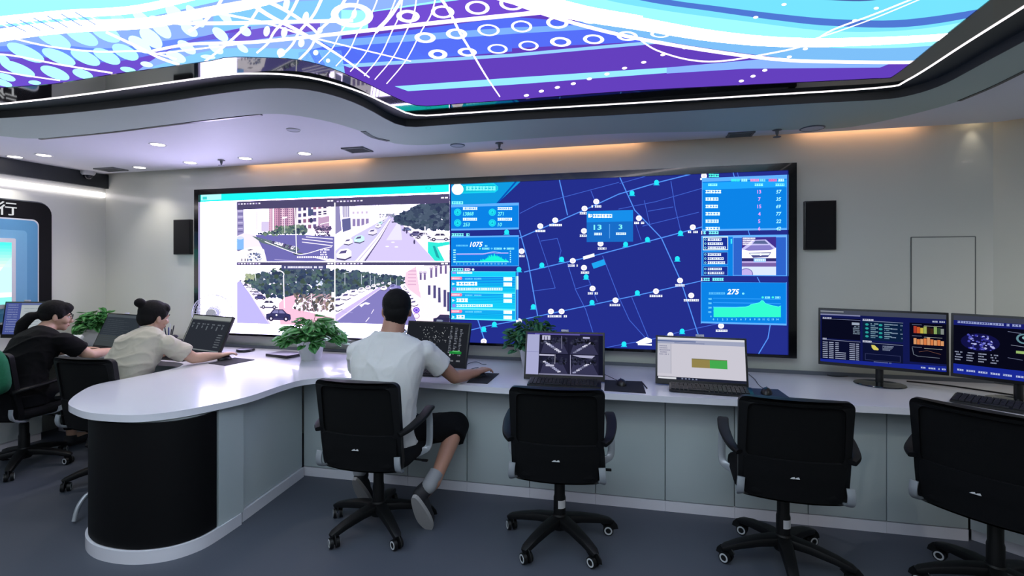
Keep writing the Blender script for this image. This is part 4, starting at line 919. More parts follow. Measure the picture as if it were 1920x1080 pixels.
# peninsula base: white body, black curved cladding, white base ring
pen = thing('peninsula_pedestal', 'rounded pedestal with black cladding and white base under the peninsula end', 'desk pedestal', (-2.62, 2.5, 0))
O = Vector((-2.62, 2.5, 0))
dr = [(-2.245, 2.44), (-2.24, 2.27), (-2.25, 2.17), (-2.30, 2.08), (-2.38, 2.02), (-2.48, 1.985), (-2.60, 1.975), (-2.72, 1.99), (-2.84, 2.04), (-2.93, 2.12), (-2.98, 2.24), (-3.0, 2.40)]
drum = [(p.x, p.y) for p in catmull([(a, b, 0) for a, b in dr], 5)]
def off(pts, d):
    P = [Vector((a, b, 0)) for a, b in pts]; o = []
    for i in range(len(P)):
        t = (P[min(i+1, len(P)-1)] - P[max(i-1, 0)]).normalized(); q = P[i] + Vector((-t.y, t.x, 0)) * d; o.append((q.x, q.y))
    return o
def locprism(name, pts, z0, z1, m, par, O=O, bev=0):
    bm = bmesh.new(); prism(bm, pts, z0, z1)
    for v in bm.verts: v.co -= O
    return obj(name, bm, m, par)
s_ = 1 if (Vector(off(dr, .02)[6]) - Vector(dr[6])).y < 0 else -1
body = off(drum, -.02 * s_) + [(-3.0, 3.10), (-2.345, 3.10), (-2.285, 2.46)]
locprism('body', body, .0, ZT - .038, M_cab, pen)
i0 = next(i for i, q in enumerate(drum) if q[1] < 2.29)
cl = drum[i0:]
locprism('black_cladding', cl + off(cl, -.018 * s_)[::-1], .07, ZT - .05, M_clad, pen)
rg = off(drum, .012 * s_)
locprism('base_ring', rg + off(drum, -.02 * s_)[::-1], .0, .065, M_desk, pen)
locprism('corner_post', [(-2.238, 2.285), (-2.238, 2.46), (-2.27, 2.46), (-2.27, 2.285)], .065, ZT - .036, M_cab, pen)
locprism('side_panel', [(-2.262, 2.47), (-2.325, 3.10), (-2.340, 3.10), (-2.28, 2.47)], .07, ZT - .04, M_cab, pen)
locprism('plinth', [(-2.245, 2.46), (-2.31, 3.10), (-2.34, 3.10), (-2.28, 2.46)], .0, .065, M_desk, pen)

# run of base cabinets
seams = [-2.325, -1.95, -1.53, -1.11, -.69, -.27, .149, .543, .94, 1.338, 1.73]
fy = lambda x: 3.165 + (x + 1.0) * .036
CABL = ['at the corner between peninsula and the seated man', 'behind the chair of the man in the white shirt', 'under the right arm of the man in the white shirt', 'left of the middle empty chair',
        'behind the left half of the middle empty chair', 'right behind the middle empty chair', 'centred between the two middle empty chairs', 'just left of the right empty chair', 'behind the right empty chair', 'between the right empty chair and the last chair']
def cabinet(x0, x1, lab):
    ya, yb = fy(x0), fy(x1); ang = math.atan2(yb - ya, x1 - x0); L = math.hypot(x1 - x0, yb - ya)
    t = thing('base_cabinet', lab, 'cabinet', (x0, ya, 0), ang, 'white base cabinets under the worktop')
    bm = bmesh.new(); box(bm, (L / 2, .30, .385), (L - .002, .56, .64)); obj('carcass', bm, M_cab, t)
    bm = bmesh.new(); box(bm, (L / 2, .009, .385), (L - .005, .018, .635), bev=.0015); obj('door', bm, M_cab, t)
    bm = bmesh.new(); box(bm, (L / 2, .30, .031), (L - .001, .60, .062)); obj('plinth', bm, M_desk, t)
for i in range(10): cabinet(seams[i], seams[i+1], 'white base cabinet ' + CABL[i])
# angled run at the right
for k in range(2):
    t = thing('base_cabinet', 'white base cabinet under the angled right end of the worktop, ' + ('next to the bend' if k == 0 else 'farthest right'), 'cabinet', (1.735 + math.cos(right_ang) * .5 * k, fy(1.735) - math.sin(right_ang) * .5 * k, 0), -right_ang, 'white base cabinets under the worktop')
    bm = bmesh.new(); box(bm, (.25, .30, .385), (.498, .5, .64)); obj('carcass', bm, M_cab, t)
    bm = bmesh.new(); box(bm, (.25, .009, .385), (.495, .018, .635), bev=.0015); obj('door', bm, M_cab, t)
    bm = bmesh.new(); box(bm, (.25, .30, .031), (.499, .54, .062)); obj('plinth', bm, M_desk, t)
# left desk runs behind the women
for k, (x0, x1, y, lab) in enumerate(((-4.2, -3.3, 3.42, 'white base cabinet behind the legs of the woman in beige'), (-5.1, -4.2, 3.42, 'white base cabinet behind the legs of the woman in black'))):
    t = thing('base_cabinet', lab, 'cabinet', (x0, y, 0), 0, 'white base cabinets under the worktop')
    bm = bmesh.new(); box(bm, ((x1 - x0) / 2, .2, .385), (x1 - x0 - .002, .36, .64)); obj('carcass', bm, M_cab, t)
    bm = bmesh.new(); box(bm, ((x1 - x0) / 2, .009, .385), (x1 - x0 - .006, .018, .635), bev=.002); obj('door', bm, M_cab, t)
    bm = bmesh.new(); box(bm, ((x1 - x0) / 2, .2, .031), (x1 - x0 - .001, .42, .062)); obj('plinth', bm, M_desk, t)
t = thing('base_cabinet', 'white side cabinet under the worktop along the left wall', 'cabinet', (XL + .03, 1.4, 0), 0, 'white base cabinets under the worktop')
bm = bmesh.new(); box(bm, (.10, .9, .385), (.19, 1.8, .64)); obj('carcass', bm, M_cab, t)
bm = bmesh.new(); box(bm, (.10, .9, .031), (.17, 1.8, .062)); obj('plinth', bm, M_desk, t)

# ------------------------------------------------------------ office chair
def make_chair():
    t = thing('office_chair', '', 'chair')
    # base
    bm = bmesh.new(); lathe(bm, [(.042, .07), (.05, .085), (.05, .125), (.036, .15)]); obj('base_hub', bm, M_blk, t)
    for k in range(5):
        a = math.radians(94 + 72 * k); d = Vector((math.cos(a), math.sin(a), 0))
        bm = bmesh.new(); pts = [d * .03 + Vector((0, 0, .118)), d * .12 + Vector((0, 0, .112)), d * .22 + Vector((0, 0, .094)), d * .285 + Vector((0, 0, .076)), d * .305 + Vector((0, 0, .068))]
        sweep(bm, pts, rrect(.062, .044, .012, 2), scales=[(1.15, 1.1), (1, 1), (.85, .85), (.75, .7), (.5, .5)])
        cyl(bm, d * .285 + Vector((0, 0, .045)), d * .285 + Vector((0, 0, .085)), .012, seg=10)
        obj('base_leg', bm, M_blk, t)
        c = Vector((d.x * .285, d.y * .285, .029)); ca = a + math.radians((35, -50, 70, 10, -25)[k]); ax = Vector((-math.sin(ca), math.cos(ca), 0))
        bm = bmesh.new()
        for s in (-1, 1): cyl(bm, c + ax * .008 * s, c + ax * .026 * s, .0285, .0265, seg=22)
        f = Vector((math.cos(ca), math.sin(ca), 0))
        sweep(bm, [c + f * .030 * math.cos(u) + Vector((0, 0, .033 * math.sin(u))) for u in (0, .5, 1, 1.57, 2.1, 2.7)], rrect(.05, .006, .002, 1), up=(ax.x, ax.y, 0.001))
        w_ = obj('caster', bm, M_blk, t)
        for s in (-1, 1):
            bm = bmesh.new(); o1, o2 = c + ax * .0255 * s, c + ax * .0275 * s
            ring = []
            q = ax.to_track_quat('Z', 'Y').to_matrix()
            for rr_, oo in ((.0215, o1), (.0215, o2), (.0145, o2), (.0145, o1)): ring.append([bm.verts.new(oo + q @ Vector((rr_ * math.cos(2*PI*i/22), rr_ * math.sin(2*PI*i/22), 0))) for i in range(22)])
            for A, B in zip(ring, ring[1:] + ring[:1]):
                for i in range(22): j = (i + 1) % 22; bm.faces.new((A[i], A[j], B[j], B[i]))
            r__ = obj('wheel_ring', bm, M_ring, w_); r__['label'] = 'pale grey ring on the wheel'
    bm = bmesh.new(); lathe(bm, [(.033, .12), (.033, .235), (.029, .25), (.029, .32), (.024, .33), (.024, .385)], seg=20); obj('gas_lift', bm, M_blk, t)
    bm = bmesh.new(); box(bm, (0, .0, .392), (.17, .22, .03), bev=.008); tube(bm, [(.06, .02, .392), (.17, .04, .388), (.255, .05, .38)], .006, 8); box(bm, (.262, .052, .379), (.035, .02, .01), bev=.003); obj('tilt_mechanism', bm, M_blk, t)
    # seat
    bm = bmesh.new(); pr = []
    prof = rrect(.49, .48, .11, 5)
    rings = []
    for z, k, dz in ((.408, .9, 0), (.415, .97, 0), (.435, 1, 0), (.458, .99, 0), (.472, .95, 0), (.479, .86, 0), (.476, .5, 0)):
        rings.append([bm.verts.new((a * k, b * k + .015, z - (.018 * max(0, (b - .12) / .12) ** 2 if z > .43 else .012 * max(0, (b - .12) / .12)))) for a, b in prof])
    for A, B in zip(rings[:-1], rings[1:]):
        for i in range(len(prof)): j = (i + 1) % len(prof); bm.faces.new((A[i], A[j], B[j], B[i]))
    bm.faces.new(rings[0][::-1]); bm.faces.new(rings[-1]); obj('seat', bm, M_seat, t, ang=60)
    # back: curved panel with frame; u across, z up
    def bp(u, z, d=0):
        y = -.225 - .05 * max(0, (z - .5)) / .4 - .012 * max(0, z - .62) / .3 + .045 * (abs(u) / .235) ** 2 + .02 * max(0, (.52 - z) / .12) + d
        return Vector((u, y, z))
    def panel(name, outer, inner, d0, d1, m, nseg=None, par=t):
        """closed outline in (u, z); inner hole optional; slab between depth d0 and d1"""
        bm = bmesh.new()
        if inner is None:
            # grid fill
            us = [u for u, z in outer]; zs = [z for u, z in outer]
            loops = [[Vector((u, z, 0)) for u, z in outer]]
        else: loops = [[Vector((u, z, 0)) for u, z in outer], [Vector((u, z, 0)) for u, z in inner]]
        P = [p for l in loops for p in l]; tr = tessellate_polygon(loops)
        A = [bm.verts.new(bp(p.x, p.y, d0)) for p in P]; B = [bm.verts.new(bp(p.x, p.y, d1)) for p in P]
        for q in tr:
            try: bm.faces.new([A[i] for i in q]); bm.faces.new([B[i] for i in q])
            except ValueError: pass
        k = 0
        for l in loops:
            n = len(l)
            for i in range(n): j = (i + 1) % n; bm.faces.new((A[k+i], A[k+j], B[k+j], B[k+i]))
            k += n
        return obj(name, bm, m, par, ang=50)
    def outl(wt, wb_, z0, z1, r, n=5, div=7):
        o = []
        cs = [(wt - r, z1 - r, 0), (-wt + r, z1 - r, 90), (-wb_ + r, z0 + r, 180), (wb_ - r, z0 + r, 270)]
        for i, (cx, cz, a0) in enumerate(cs):
            for k in range(n + 1): a = math.radians(a0 + 90 * k / n); o.append((cx + r * math.cos(a), cz + r * math.sin(a)))
            nx_ = cs[(i + 1) % 4]; a1 = math.radians(nx_[2]); e1 = (nx_[0] + r * math.cos(a1), nx_[1] + r * math.sin(a1)); e0 = o[-1]
            for k in range(1, div): o.append((e0[0] + (e1[0] - e0[0]) * k / div, e0[1] + (e1[1] - e0[1]) * k / div))
        return o
    def strip(name, wt, wb_, z0, z1, r, d0, d1, m, par=t):
        bm = bmesh.new(); nu, nz = 12, 12; G = {}
        for side, d in ((0, d0), (1, d1)):
            for j in range(nz + 1):
                z = z0 + (z1 - z0) * j / nz; w_ = wb_ + (wt - wb_) * j / nz
                c = min(z - z0, z1 - z); 
                if c < r: w_ -= r - math.sqrt(max(0, r * r - (r - c) ** 2))
                for i in range(nu + 1): G[side, i, j] = bm.verts.new(bp(w_ * (2 * i / nu - 1), z, d))
        for side in (0, 1):
            for i in range(nu):
                for j in range(nz): bm.faces.new((G[side, i, j], G[side, i+1, j], G[side, i+1, j+1], G[side, i, j+1]))
        for j in range(nz):
            for i in (0, nu): bm.faces.new((G[0, i, j], G[0, i, j+1], G[1, i, j+1], G[1, i, j]))
        for i in range(nu):
            for j in (0, nz): bm.faces.new((G[0, i, j], G[0, i+1, j], G[1, i+1, j], G[1, i, j]))
        return obj(name, bm, m, par, ang=50)
    strip('back_mesh', .215, .215, .55, .875, .03, -.008, .004, M_fab)
    panel('back_frame', outl(.238, .232, .40, .892, .035), outl(.200, .205, .60, .862, .03), -.020, .012, M_blk)
    strip('lower_back_pad', .214, .205, .41, .605, .02, -.027, .03, M_seat)
    bm = bmesh.new(); c = bp(0, .525, -.030)
    for a, b in ((-.022, .0), (-.004, .002)):
        vs = [bm.verts.new(c + Vector((x, 0, z))) for x, z in ((a, 0), (a + .022, 0), (a + .018, .009), (a + .008, .006))]
        f = bm.faces.new(vs)
    r_ = bmesh.ops.extrude_face_region(bm, geom=list(bm.faces))
    for v in r_['geom']:
        if isinstance(v, bmesh.types.BMVert): v.co.y -= .002
    q = obj('maker_tag', bm, M_white, t); q['label'] = 'small white tag low on the back'
    # arms
    for s in (-1, 1):
        bm = bmesh.new()
        P = [(s * .232, -.232, .615), (s * .258, -.19, .628), (s * .272, -.10, .640), (s * .278, -.0, .655), (s * .274, .08, .668), (s * .270, .115, .668)]
        sweep(bm, catmull(P, 4), rrect(.046, .024, .010, 2), scales=[(.8 + .4 * min(1, i / 10), 1) for i in range(21)])
        ar = obj('armrest', bm, M_blk, t)
        bm = bmesh.new()
        P = [(s * .270, .092, .660), (s * .276, .090, .60), (s * .279, .084, .53), (s * .279, .078, .475), (s * .272, .07, .447), (s * .250, .06, .432), (s * .20, .045, .412), (s * .12, .03, .400)]
        sweep(bm, catmull(P, 5), rrect(.038, .013, .004, 2), up=(0, 1, 0))
        a_ = obj('arm_support', bm, M_chr, ar); a_['label'] = 'chrome upright of the armrest'
        bm = bmesh.new()
        P = [(s * .224, -.235, .50), (s * .228, -.238, .455), (s * .226, -.215, .418), (s * .20, -.13, .396), (s * .12, -.05, .396)]
        sweep(bm, catmull(P, 5), rrect(.034, .012, .004, 2), up=(0, 1, 0.3))
        b_ = obj('back_bracket', bm, M_chr, t); b_['label'] = 'curved chrome bracket'
    return t
CHAIRS = []
def place_chair(x, y, deg, lab, first=None, spin=0):
    c = first if first else dup(CHAIRS[0])
    c.location = (x, y, 0); c.rotation_euler = (0, 0, math.radians(deg)); c['label'] = lab; c['group'] = 'black mesh office chairs at the desk'; CHAIRS.append(c)
    if spin:
        for ch in c.children:
            if ch.name.startswith(('base_leg', 'caster')): ch.rotation_euler.z = math.radians(spin)
place_chair(-.425, 2.73, 5, 'empty black mesh office chair in the middle, straight in front of the street camera computer', make_chair())
place_chair(-1.457, 2.62, 2, 'black mesh office chair with the man in the white shirt sitting in it', spin=6)
place_chair(.70, 2.80, -3, 'empty black mesh office chair facing the computer with the white screen', spin=30)
place_chair(1.56, 2.75, -43, 'turned black office chair cut off by the right edge of the photo', spin=55)
place_chair(-4.44, 2.74, 3, 'black office chair at the left edge under the woman in the black shirt')
place_chair(-3.55, 2.76, 3, 'black office chair behind the peninsula under the woman in beige')

for c in (CHAIRS[0], CHAIRS[2]):
    bm = bmesh.new(); vr = []
    for z in (.185, .228): vr.append([bm.verts.new((.0345 * math.cos(a), .0345 * math.sin(a), z)) for a in [math.radians(-100 + 15 * i) for i in range(6)]])
    for i in range(5): bm.faces.new((vr[0][i], vr[0][i+1], vr[1][i+1], vr[1][i]))
    q = obj('sticker', bm, M_white, c); q['label'] = 'white sticker on the stem'
# ------------------------------------------------------------ computers
def computer(name, loc, deg, W, H, tilt, lab, paint, parts='aio', cat='computer', stand_h=.0, glow=.9, group=None, chin=.03, parent_label=None):
    """loc: middle of the lower screen edge; tilt: lean back in degrees"""
    t = thing(name, lab, cat, (loc[0], loc[1], ZT), math.radians(deg), group)
    T = Matrix.Translation((0, 0, loc[2] - ZT)) @ Matrix.Rotation(-math.radians(tilt), 4, 'X')
    bm = bmesh.new(); box(bm, (0, .014, H / 2), (W, .024, H), T, bev=.003); box(bm, (0, .034, H * .45), (W * .7, .03, H * .6), T, bev=.01); obj('housing', bm, M_bez, t)
    if parts == 'aio':
        bm = bmesh.new(); z0 = loc[2] - ZT
        s1 = T @ Vector((0, .03, H * .4))
        sweep(bm, [s1, (0, s1.y + .05, s1.z * .6), (0, s1.y + .06, .012)], rrect(.09, .012, .004, 2), up=(0, 1, 0)); box(bm, (0, s1.y + .01, .005), (.20, .17, .010), bev=.004); obj('stand', bm, M_bez, t)
        bm = bmesh.new(); box(bm, (0, .012, H + .008), (.05, .012, .016), T, bev=.003); q = obj('webcam', bm, mat('pale_plastic', '#b4b4c6', .4), t); q['label'] = 'small pale webcam on the top edge'
    b = .012
    pp = Painter(lambda u, v: (-W/2 + b + (W - 2*b) * u / 100, H - b - (H - b - chin) * v / 60), 6e-5); pp.setclip(0, 0, 100, 60); paint(pp)
    pp.build('screen', screen_mat('monitor_light_%d' % round(glow * 100), glow), lambda u, v, l: tuple(T @ Vector((u, .0015 - l, v))), t)
    return t
def pt_cams(q):
    q.rect(0, 0, 100, 60, '#15172a', 0); q.rect(0, 0, 100, 2, '#3a3480', 1); q.rect(10, .6, 70, 2.4, '#6a62b4', 1.2); q.rect(0, 2.4, 16.5, 60, '#b4b6e0', 1); q.line([(0, 28), (16, 28)], .5, '#8c8ec0', 2)
    for ox, oy, k in ((17, 2.6, 0), (56, 2.6, 1), (17, 31, 2), (56, 31, 3)):
        rr = random.Random(k + 40); q.rect(ox, oy, ox + 38.5, oy + 27.5, '#22223a', 2)
        q.poly([(ox + 6, oy + 12), (ox + 30, oy + 10), (ox + 38, oy + 27), (ox + 2, oy + 27)], '#3a3a58', 3)
        q.leaves(ox + 2, oy + 4, ox + 36, oy + 13, 60, 2, ['#1d2030', '#2e3046', '#3b3d54', '#14161f'], 4, k)
        for i in range(9): x = ox + 5 + i * 2.4; y = oy + 24 - i * 1.7 if k % 2 else oy + 10 + i * 1.7; q.poly([(x, y), (x + 4, y - 1), (x + 5, y + 1), (x + .6, y + 1.8)], rr.choice(['#a4a6c8', '#7a7c98', '#d8d8ee']), 6)
    q.rect(20, 3.4, 31, 10, '#c6c6e2', 7); q.rect(22.5, 5, 23.5, 10, '#4a4a6a', 8); q.rect(26.5, 5, 27.5, 10, '#4a4a6a', 8); q.rect(74, 4.5, 83, 7, '#b4b2dc', 7)
    q.rect(17, 31, 37, 33, '#d4d2ee', 7); q.poly([(60, 31), (90, 31), (86, 35), (70, 34)], '#b4b4d4', 7); q.line([(38, 31), (38, 44)], .7, '#b0b0c8', 7); q.line([(58, 31), (58.6, 58)], .8, '#a4a4c4', 7); q.line([(46, 4), (46.5, 22)], .8, '#8c8ca8', 7)
    q.rect(26, 45.5, 37, 48, '#c8c8e0', 7); q.rect(17, 58.2, 100, 60, '#8c8caa', 8)
def pt_white(q):
    q.rect(0, 0, 100, 60, '#d9d6e2', 0); q.rect(0, 0, 100, 3, '#e8e8f0', 1); q.rect(0, 3, 100, 9, '#aab0cc', 1); q.rect(0, 4.5, 45, 6, '#5c6c9c', 2); q.rect(20, 7, 55, 8, '#8088ac', 2)
    q.rect(0, 9, 16, 52, '#cfcedc', 1)
    for k in range(5): q.dashes(2, 12 + k * 3, 9 + k % 3 * 2, 1.4, '#8c8ca8', 2, k)
    q.line([(16, 9), (16, 52)], .4, '#8e90a4', 2); q.rect(40, 29, 60.5, 41.5, '#9c8c52', 3); q.rect(60.5, 29, 80, 41.5, '#49b455', 3); q.rect(40, 29, 80, 30, '#7a7450', 4)
    q.rect(0, 56.2, 100, 60, '#23273a', 4); q.rect(1, 56.8, 22, 59.4, '#e6e8f0', 5)
    for k in range(5): q.rect(28 + k * 4, 57, 30 + k * 4, 59, '#7c84a0', 5)
def pt_dark(q):
    q.rect(0, 0, 100, 60, '#22252c', 0); rr = random.Random(5)
    for k in range(90): x, y = rr.gauss(45, 16), rr.gauss(24, 12); q.poly([(x, y), (x + rr.uniform(.5, 1.6), y + rr.uniform(-.5, .6)), (x + rr.uniform(.4, 1.4), y + rr.uniform(.8, 2))], rr.choice(['#b8bcc4', '#8c9098', '#d8dce0']), 2)
    for k in range(3):
        for i in range(16): q.dashes(71 + k * 8, 4 + i * 2.6 + k * 2, rr.uniform(2, 5), 1.3, '#7c8290' if i % 3 else '#a4aab4', 2, i)
    q.rect(74, 42, 93, 45.6, '#1f8c3c', 3); q.ell(84, 41.8, 7, 1, '#58c46c', 4); q.rect(74, 46, 76, 49, '#c8ccd0', 3); q.dashes(74, 55, 18, 2, '#8c9098', 3, 2)
def pt_tool(q):
    q.rect(0, 0, 100, 60, '#2f333c', 0); q.rect(0, 0, 100, 6, '#9aa09e', 1); q.rect(0, 6, 100, 7.6, '#565c60', 2); q.rect(0, 0, 1.5, 60, '#8c9290', 2); q.rect(0, 57, 100, 59, '#80868a', 2)
    for k in range(7): q.dashes(6 + k * 13, 13, 5 + k % 3 * 2, 2, '#747c84', 2, k); q.rect(7 + k * 13, 17, 10 + k * 13, 21 + k % 2 * 3, '#666e76', 2)
    for k in range(6): q.dashes(82, 30 + k * 4, 12, 1.4, '#7c848c', 2, k)
def pt_grey(q):
    q.rect(0, 0, 100, 60, '#3b434c', 0); q.rect(0, 0, 100, 5, '#59626a', 1); q.rect(0, 40, 100, 60, '#4b5255', 1)
    for k in range(12): q.dashes(6, 10 + k * 3.6, 50 + (k * 17) % 30, 1.1, '#4f5860', 2, k)
def pt_doc(q):
    q.rect(0, 0, 100, 60, '#b9c2c8', 0); q.rect(0, 0, 40, 60, '#4f5ca0', 1); q.rect(40, 0, 100, 4, '#6a78a8', 1)
    for k in range(12): q.dashes(6, 3 + k * 4.6, 26, 1.8, '#8c98c8', 2, k)
    for k in range(9): q.dashes(48, 10 + k * 5, 40, 1.3, '#98a4ac', 2, k)
def pt_dashA(q):
    q.rect(0, 0, 100, 60, '#141b58', 0); q.rect(0, 0, 100, 5, '#4a5062', 1); q.rect(0, 1, 20, 2.2, '#9aa0a8', 2); q.rect(0, 4.6, 34, 6, '#8c90b8', 2)
    q.rect(1, 9, 34, 33, '#0a0c22', 1); q.rect(1, 34, 34, 57, '#0c1030', 1); q.rect(36, 10, 68, 32, '#0c2244', 1); q.rect(36, 34, 68, 57, '#0e1438', 1); q.rect(73, 10, 100, 52, '#0a0a1e', 1)
    q.poly([(0, 57), (100, 54), (100, 60), (0, 60)], '#1c2c9c', 1.5)
    q.dashes(2, 8.4, 8, 1.8, '#c8cce4', 3, 1); q.line([(2, 10.4), (34, 10.4)], .35, '#8c94bc', 3); q.dashes(36, 8.4, 8, 1.8, '#e0e4f4', 3, 1); q.line([(36, 10.4), (68, 11)], .4, '#aab4dc', 3); q.rect(27, 13, 33.4, 16, '#a8b4c8', 3)
    for k in range(5): q.dashes(28, 17 + k * 2, 5.4, 1.2, '#8ca0b4', 3, k)
    for r_ in range(4):
        for c in range(2): q.ell(39.5 + c * 11, 14.5 + r_ * 4.4, 1.5, 1.3, '#2fa8a4', 3, 10); q.dashes(42.5 + c * 11, 13 + r_ * 4.4, 6, 1, '#a4c8d8', 3, r_); q.dashes(42.5 + c * 11, 15 + r_ * 4.4, 4, 1, '#7ca4bc', 3, r_)
        q.dashes(59, 13 + r_ * 4.6, 5, 1.1, '#90a4c0', 3, r_); q.dashes(66, 13.4 + r_ * 4.6, 2, 1.1, '#90a4c0', 3, r_)
    q.dashes(2, 32.6, 4, 1.6, '#c8cce4', 3, 2); q.line([(2, 34.6), (34, 34.8)], .4, '#a0a8cc', 3); q.dashes(36, 32.6, 7, 1.6, '#e0e4f4', 3, 2); q.line([(36, 34.6), (68, 35.4)], .4, '#a0a8cc', 3)
    for r_ in range(9):
        for x, w_ in ((2, 4.4), (7.5, 4), (13, 9 if r_ > 4 else 3), (25, 4.6), (30.4, 2.6)): q.rect(x, 37 + r_ * 2.2, x + w_, 37.9 + r_ * 2.2, '#a8b0cc', 3)
    q.poly([(43, 37), (45.5, 37), (49, 41), (48.6, 42.5), (45, 42.4), (43.4, 40)], '#e8dc6c', 4)
    for k in range(4): q.dashes(52, 37 + k * 1.4, 9 - k, .9, '#8c98b4', 3, k)
    q.frame(38, 47, 66, 54, .25, '#4c5484', 3); q.dashes(45, 55, 14, 1.1, '#6c78ac', 3, 3); q.dashes(90, 7, 9, 1.6, '#c4cce8', 3, 1)
    for k, c in enumerate(('#b84030', '#d8602c', '#d8c04c', '#a8b860', '#302018', '#402818', '#94b468', '#304830', '#8c9490')): q.rect(76 + k * 2.5, 13.5 + (k % 3) * .8, 78.3 + k * 2.5, 21, c, 3)
    for k in range(9): q.rect(76 + k * 2.5, 30 - (3.5, 2.6, 3, 3.8, 5, 3.2, 2.4, 3, 2)[k], 78.2 + k * 2.5, 33, '#e8864c' if k % 2 else '#e8a470', 3)
    for y in (12, 24, 36): q.line([(75, y), (82, y)], .4, '#8c94b0', 3); q.line([(84, y + .8), (97, y + .8)], .4, '#b8bcb4', 3)
    q.line([(75, 37), (76, 44), (79, 45.6), (95, 46)], .6, '#6c7484', 3); q.line([(80, 41), (86, 39), (96, 42)], .3, '#8c5c4c', 3)
    for k in range(3): q.dashes(80 + k * 7, 56.6, 5, 1.6, '#c8d4f4', 3, k)
def pt_dashB(q):
    q.rect(0, 0, 100, 60, '#10123a', 0); q.rect(0, 0, 100, 5, '#3f4458', 1); q.rect(0, 5, 100, 10, '#1a2278', 1); q.rect(0, 10, 100, 50, '#090a1c', 1); q.dashes(1, 5.6, 42, 2.2, '#a8b4e4', 3, 1)
    q.poly([(0, 50), (100, 50), (100, 60), (0, 60)], '#1c2ea4', 2)
    q.ell(18, 26, 13, 9, '#14144c', 2); q.leaves(10, 19, 27, 33, 70, 1.1, ['#3c3cb0', '#8c90e8', '#2c2c84', '#5458c8', '#c0c4f8'], 3, 8)
    for x in (1, 9, 17, 25):
        for k in range(4): q.dashes(x, 37 + k * 2.6, 5 - k % 2, 1.1, '#a8b0cc', 3, k)
    for x in (46, 62): q.ring(x, 19, 5, 5, 1.4, '#6c98a4', 3, 20); q.ell(x, 18, 1.4, 1.4, '#8cbcc0', 3.5)
    q.line([(36, 13), (44, 14)], .5, '#7c84a4', 3); q.line([(38, 26), (60, 28)], .5, '#8c94a8', 3); q.rect(41, 31, 51, 33.6, '#a4c878', 3); q.rect(53, 28.6, 64, 35.4, '#78c048', 3); q.rect(66, 30, 74, 34, '#5c9440', 3)
    q.ell(54, 44, 5.4, 4.6, '#e8804c', 4); q.poly([(54, 44), (54, 39.4), (58, 41), (59.4, 45)], '#c8b848', 5); q.line([(36, 38.6), (45, 39.6)], .4, '#7c84a4', 3)
    for k in range(4): q.dashes(66, 40 + k * 2.4, 10, 1, '#8c98b4', 3, k); q.ring(86, 20 + k * 0, 5, 5, 1.2, '#6c98a4', 3, 18)
    for k in range(9): q.dashes(1 + k * 8, 55, 6, 1.8, '#c8d4f8', 3, k)

GA = 'all in one computers on the worktop'
computer('desktop_computer', (-.475, 3.215, ZT + .012), 4, .52, .315, 19, 'black desktop computer showing four dark street camera pictures', pt_cams, group=GA, glow=.8)
computer('desktop_computer', (.36, 3.26, ZT + .012), -3, .535, .305, 19, 'black desktop computer with a white window and a green and olive bar on screen', pt_white, group=GA, glow=.8)
computer('desktop_computer', (-1.465, 3.42, ZT + .012), -5, .52, .33, 17, 'black desktop computer with a dark speckled map screen, in front of the man', pt_dark, group=GA, glow=.75)
computer('desktop_computer', (-3.56, 3.40, ZT + .012), -14, .56, .34, 24, 'black desktop computer with a dark grey window screen, in front of the woman in beige', pt_tool, group=GA, glow=.75)
computer('desktop_computer', (-4.49, 3.39, ZT + .012), -10, .52, .33, 24, 'black desktop computer with a plain grey screen, in front of the woman in black', pt_grey, group=GA, glow=.6)
computer('desktop_computer', (-4.93, 3.02, ZT + .15), 12, .36, .30, 8, 'black monitor showing a blue and white page, behind the woman in black', pt_doc, group=GA, glow=.75)
def desk_monitor(loc, deg, W, H, paint, lab, sx=.0):
    t = computer('desk_monitor', loc, deg, W, H, 2, lab, paint, parts='stand', cat='monitor', group='joined wide monitors at the right end of the desk', glow=.75, chin=.02)
    z = loc[2] - ZT
    bm = bmesh.new(); cyl(bm, (sx, .055, .008), (sx, .055, z + H * .45), .021, seg=18); box(bm, (sx, .045, z + H * .4), (.09, .03, .09), bev=.005); obj('stand_pole', bm, M_bez, t)
    bm = bmesh.new(); lathe(bm, [(.135, 0), (.138, .004), (.135, .009), (.04, .014), (.03, .016)], (sx, .04, 0), seg=44, sx=1, sy=.82); obj('stand_base', bm, mat('glass_black_base', '#14161a', .12, coat=.5), t)
    return t
l_ = Vector((1.137, 3.69, 0)); r2 = Vector((1.748, 3.49, 0)); c_ = (l_ + r2) / 2
mo = desk_monitor((c_.x, c_.y, .852), -18.5, .655, .368, pt_dashA, 'left one of two joined wide monitors, with orange charts on its screen')
dr_ = Vector((math.cos(math.radians(-35)), math.sin(math.radians(-35)), 0)); s0 = Vector((1.757, 3.482, 0)); c2 = s0 + dr_ * .3275
desk_monitor((c2.x, c2.y, .852), -35, .655, .368, pt_dashB, 'right one of two joined wide monitors, with a pie chart on its screen', -.05)
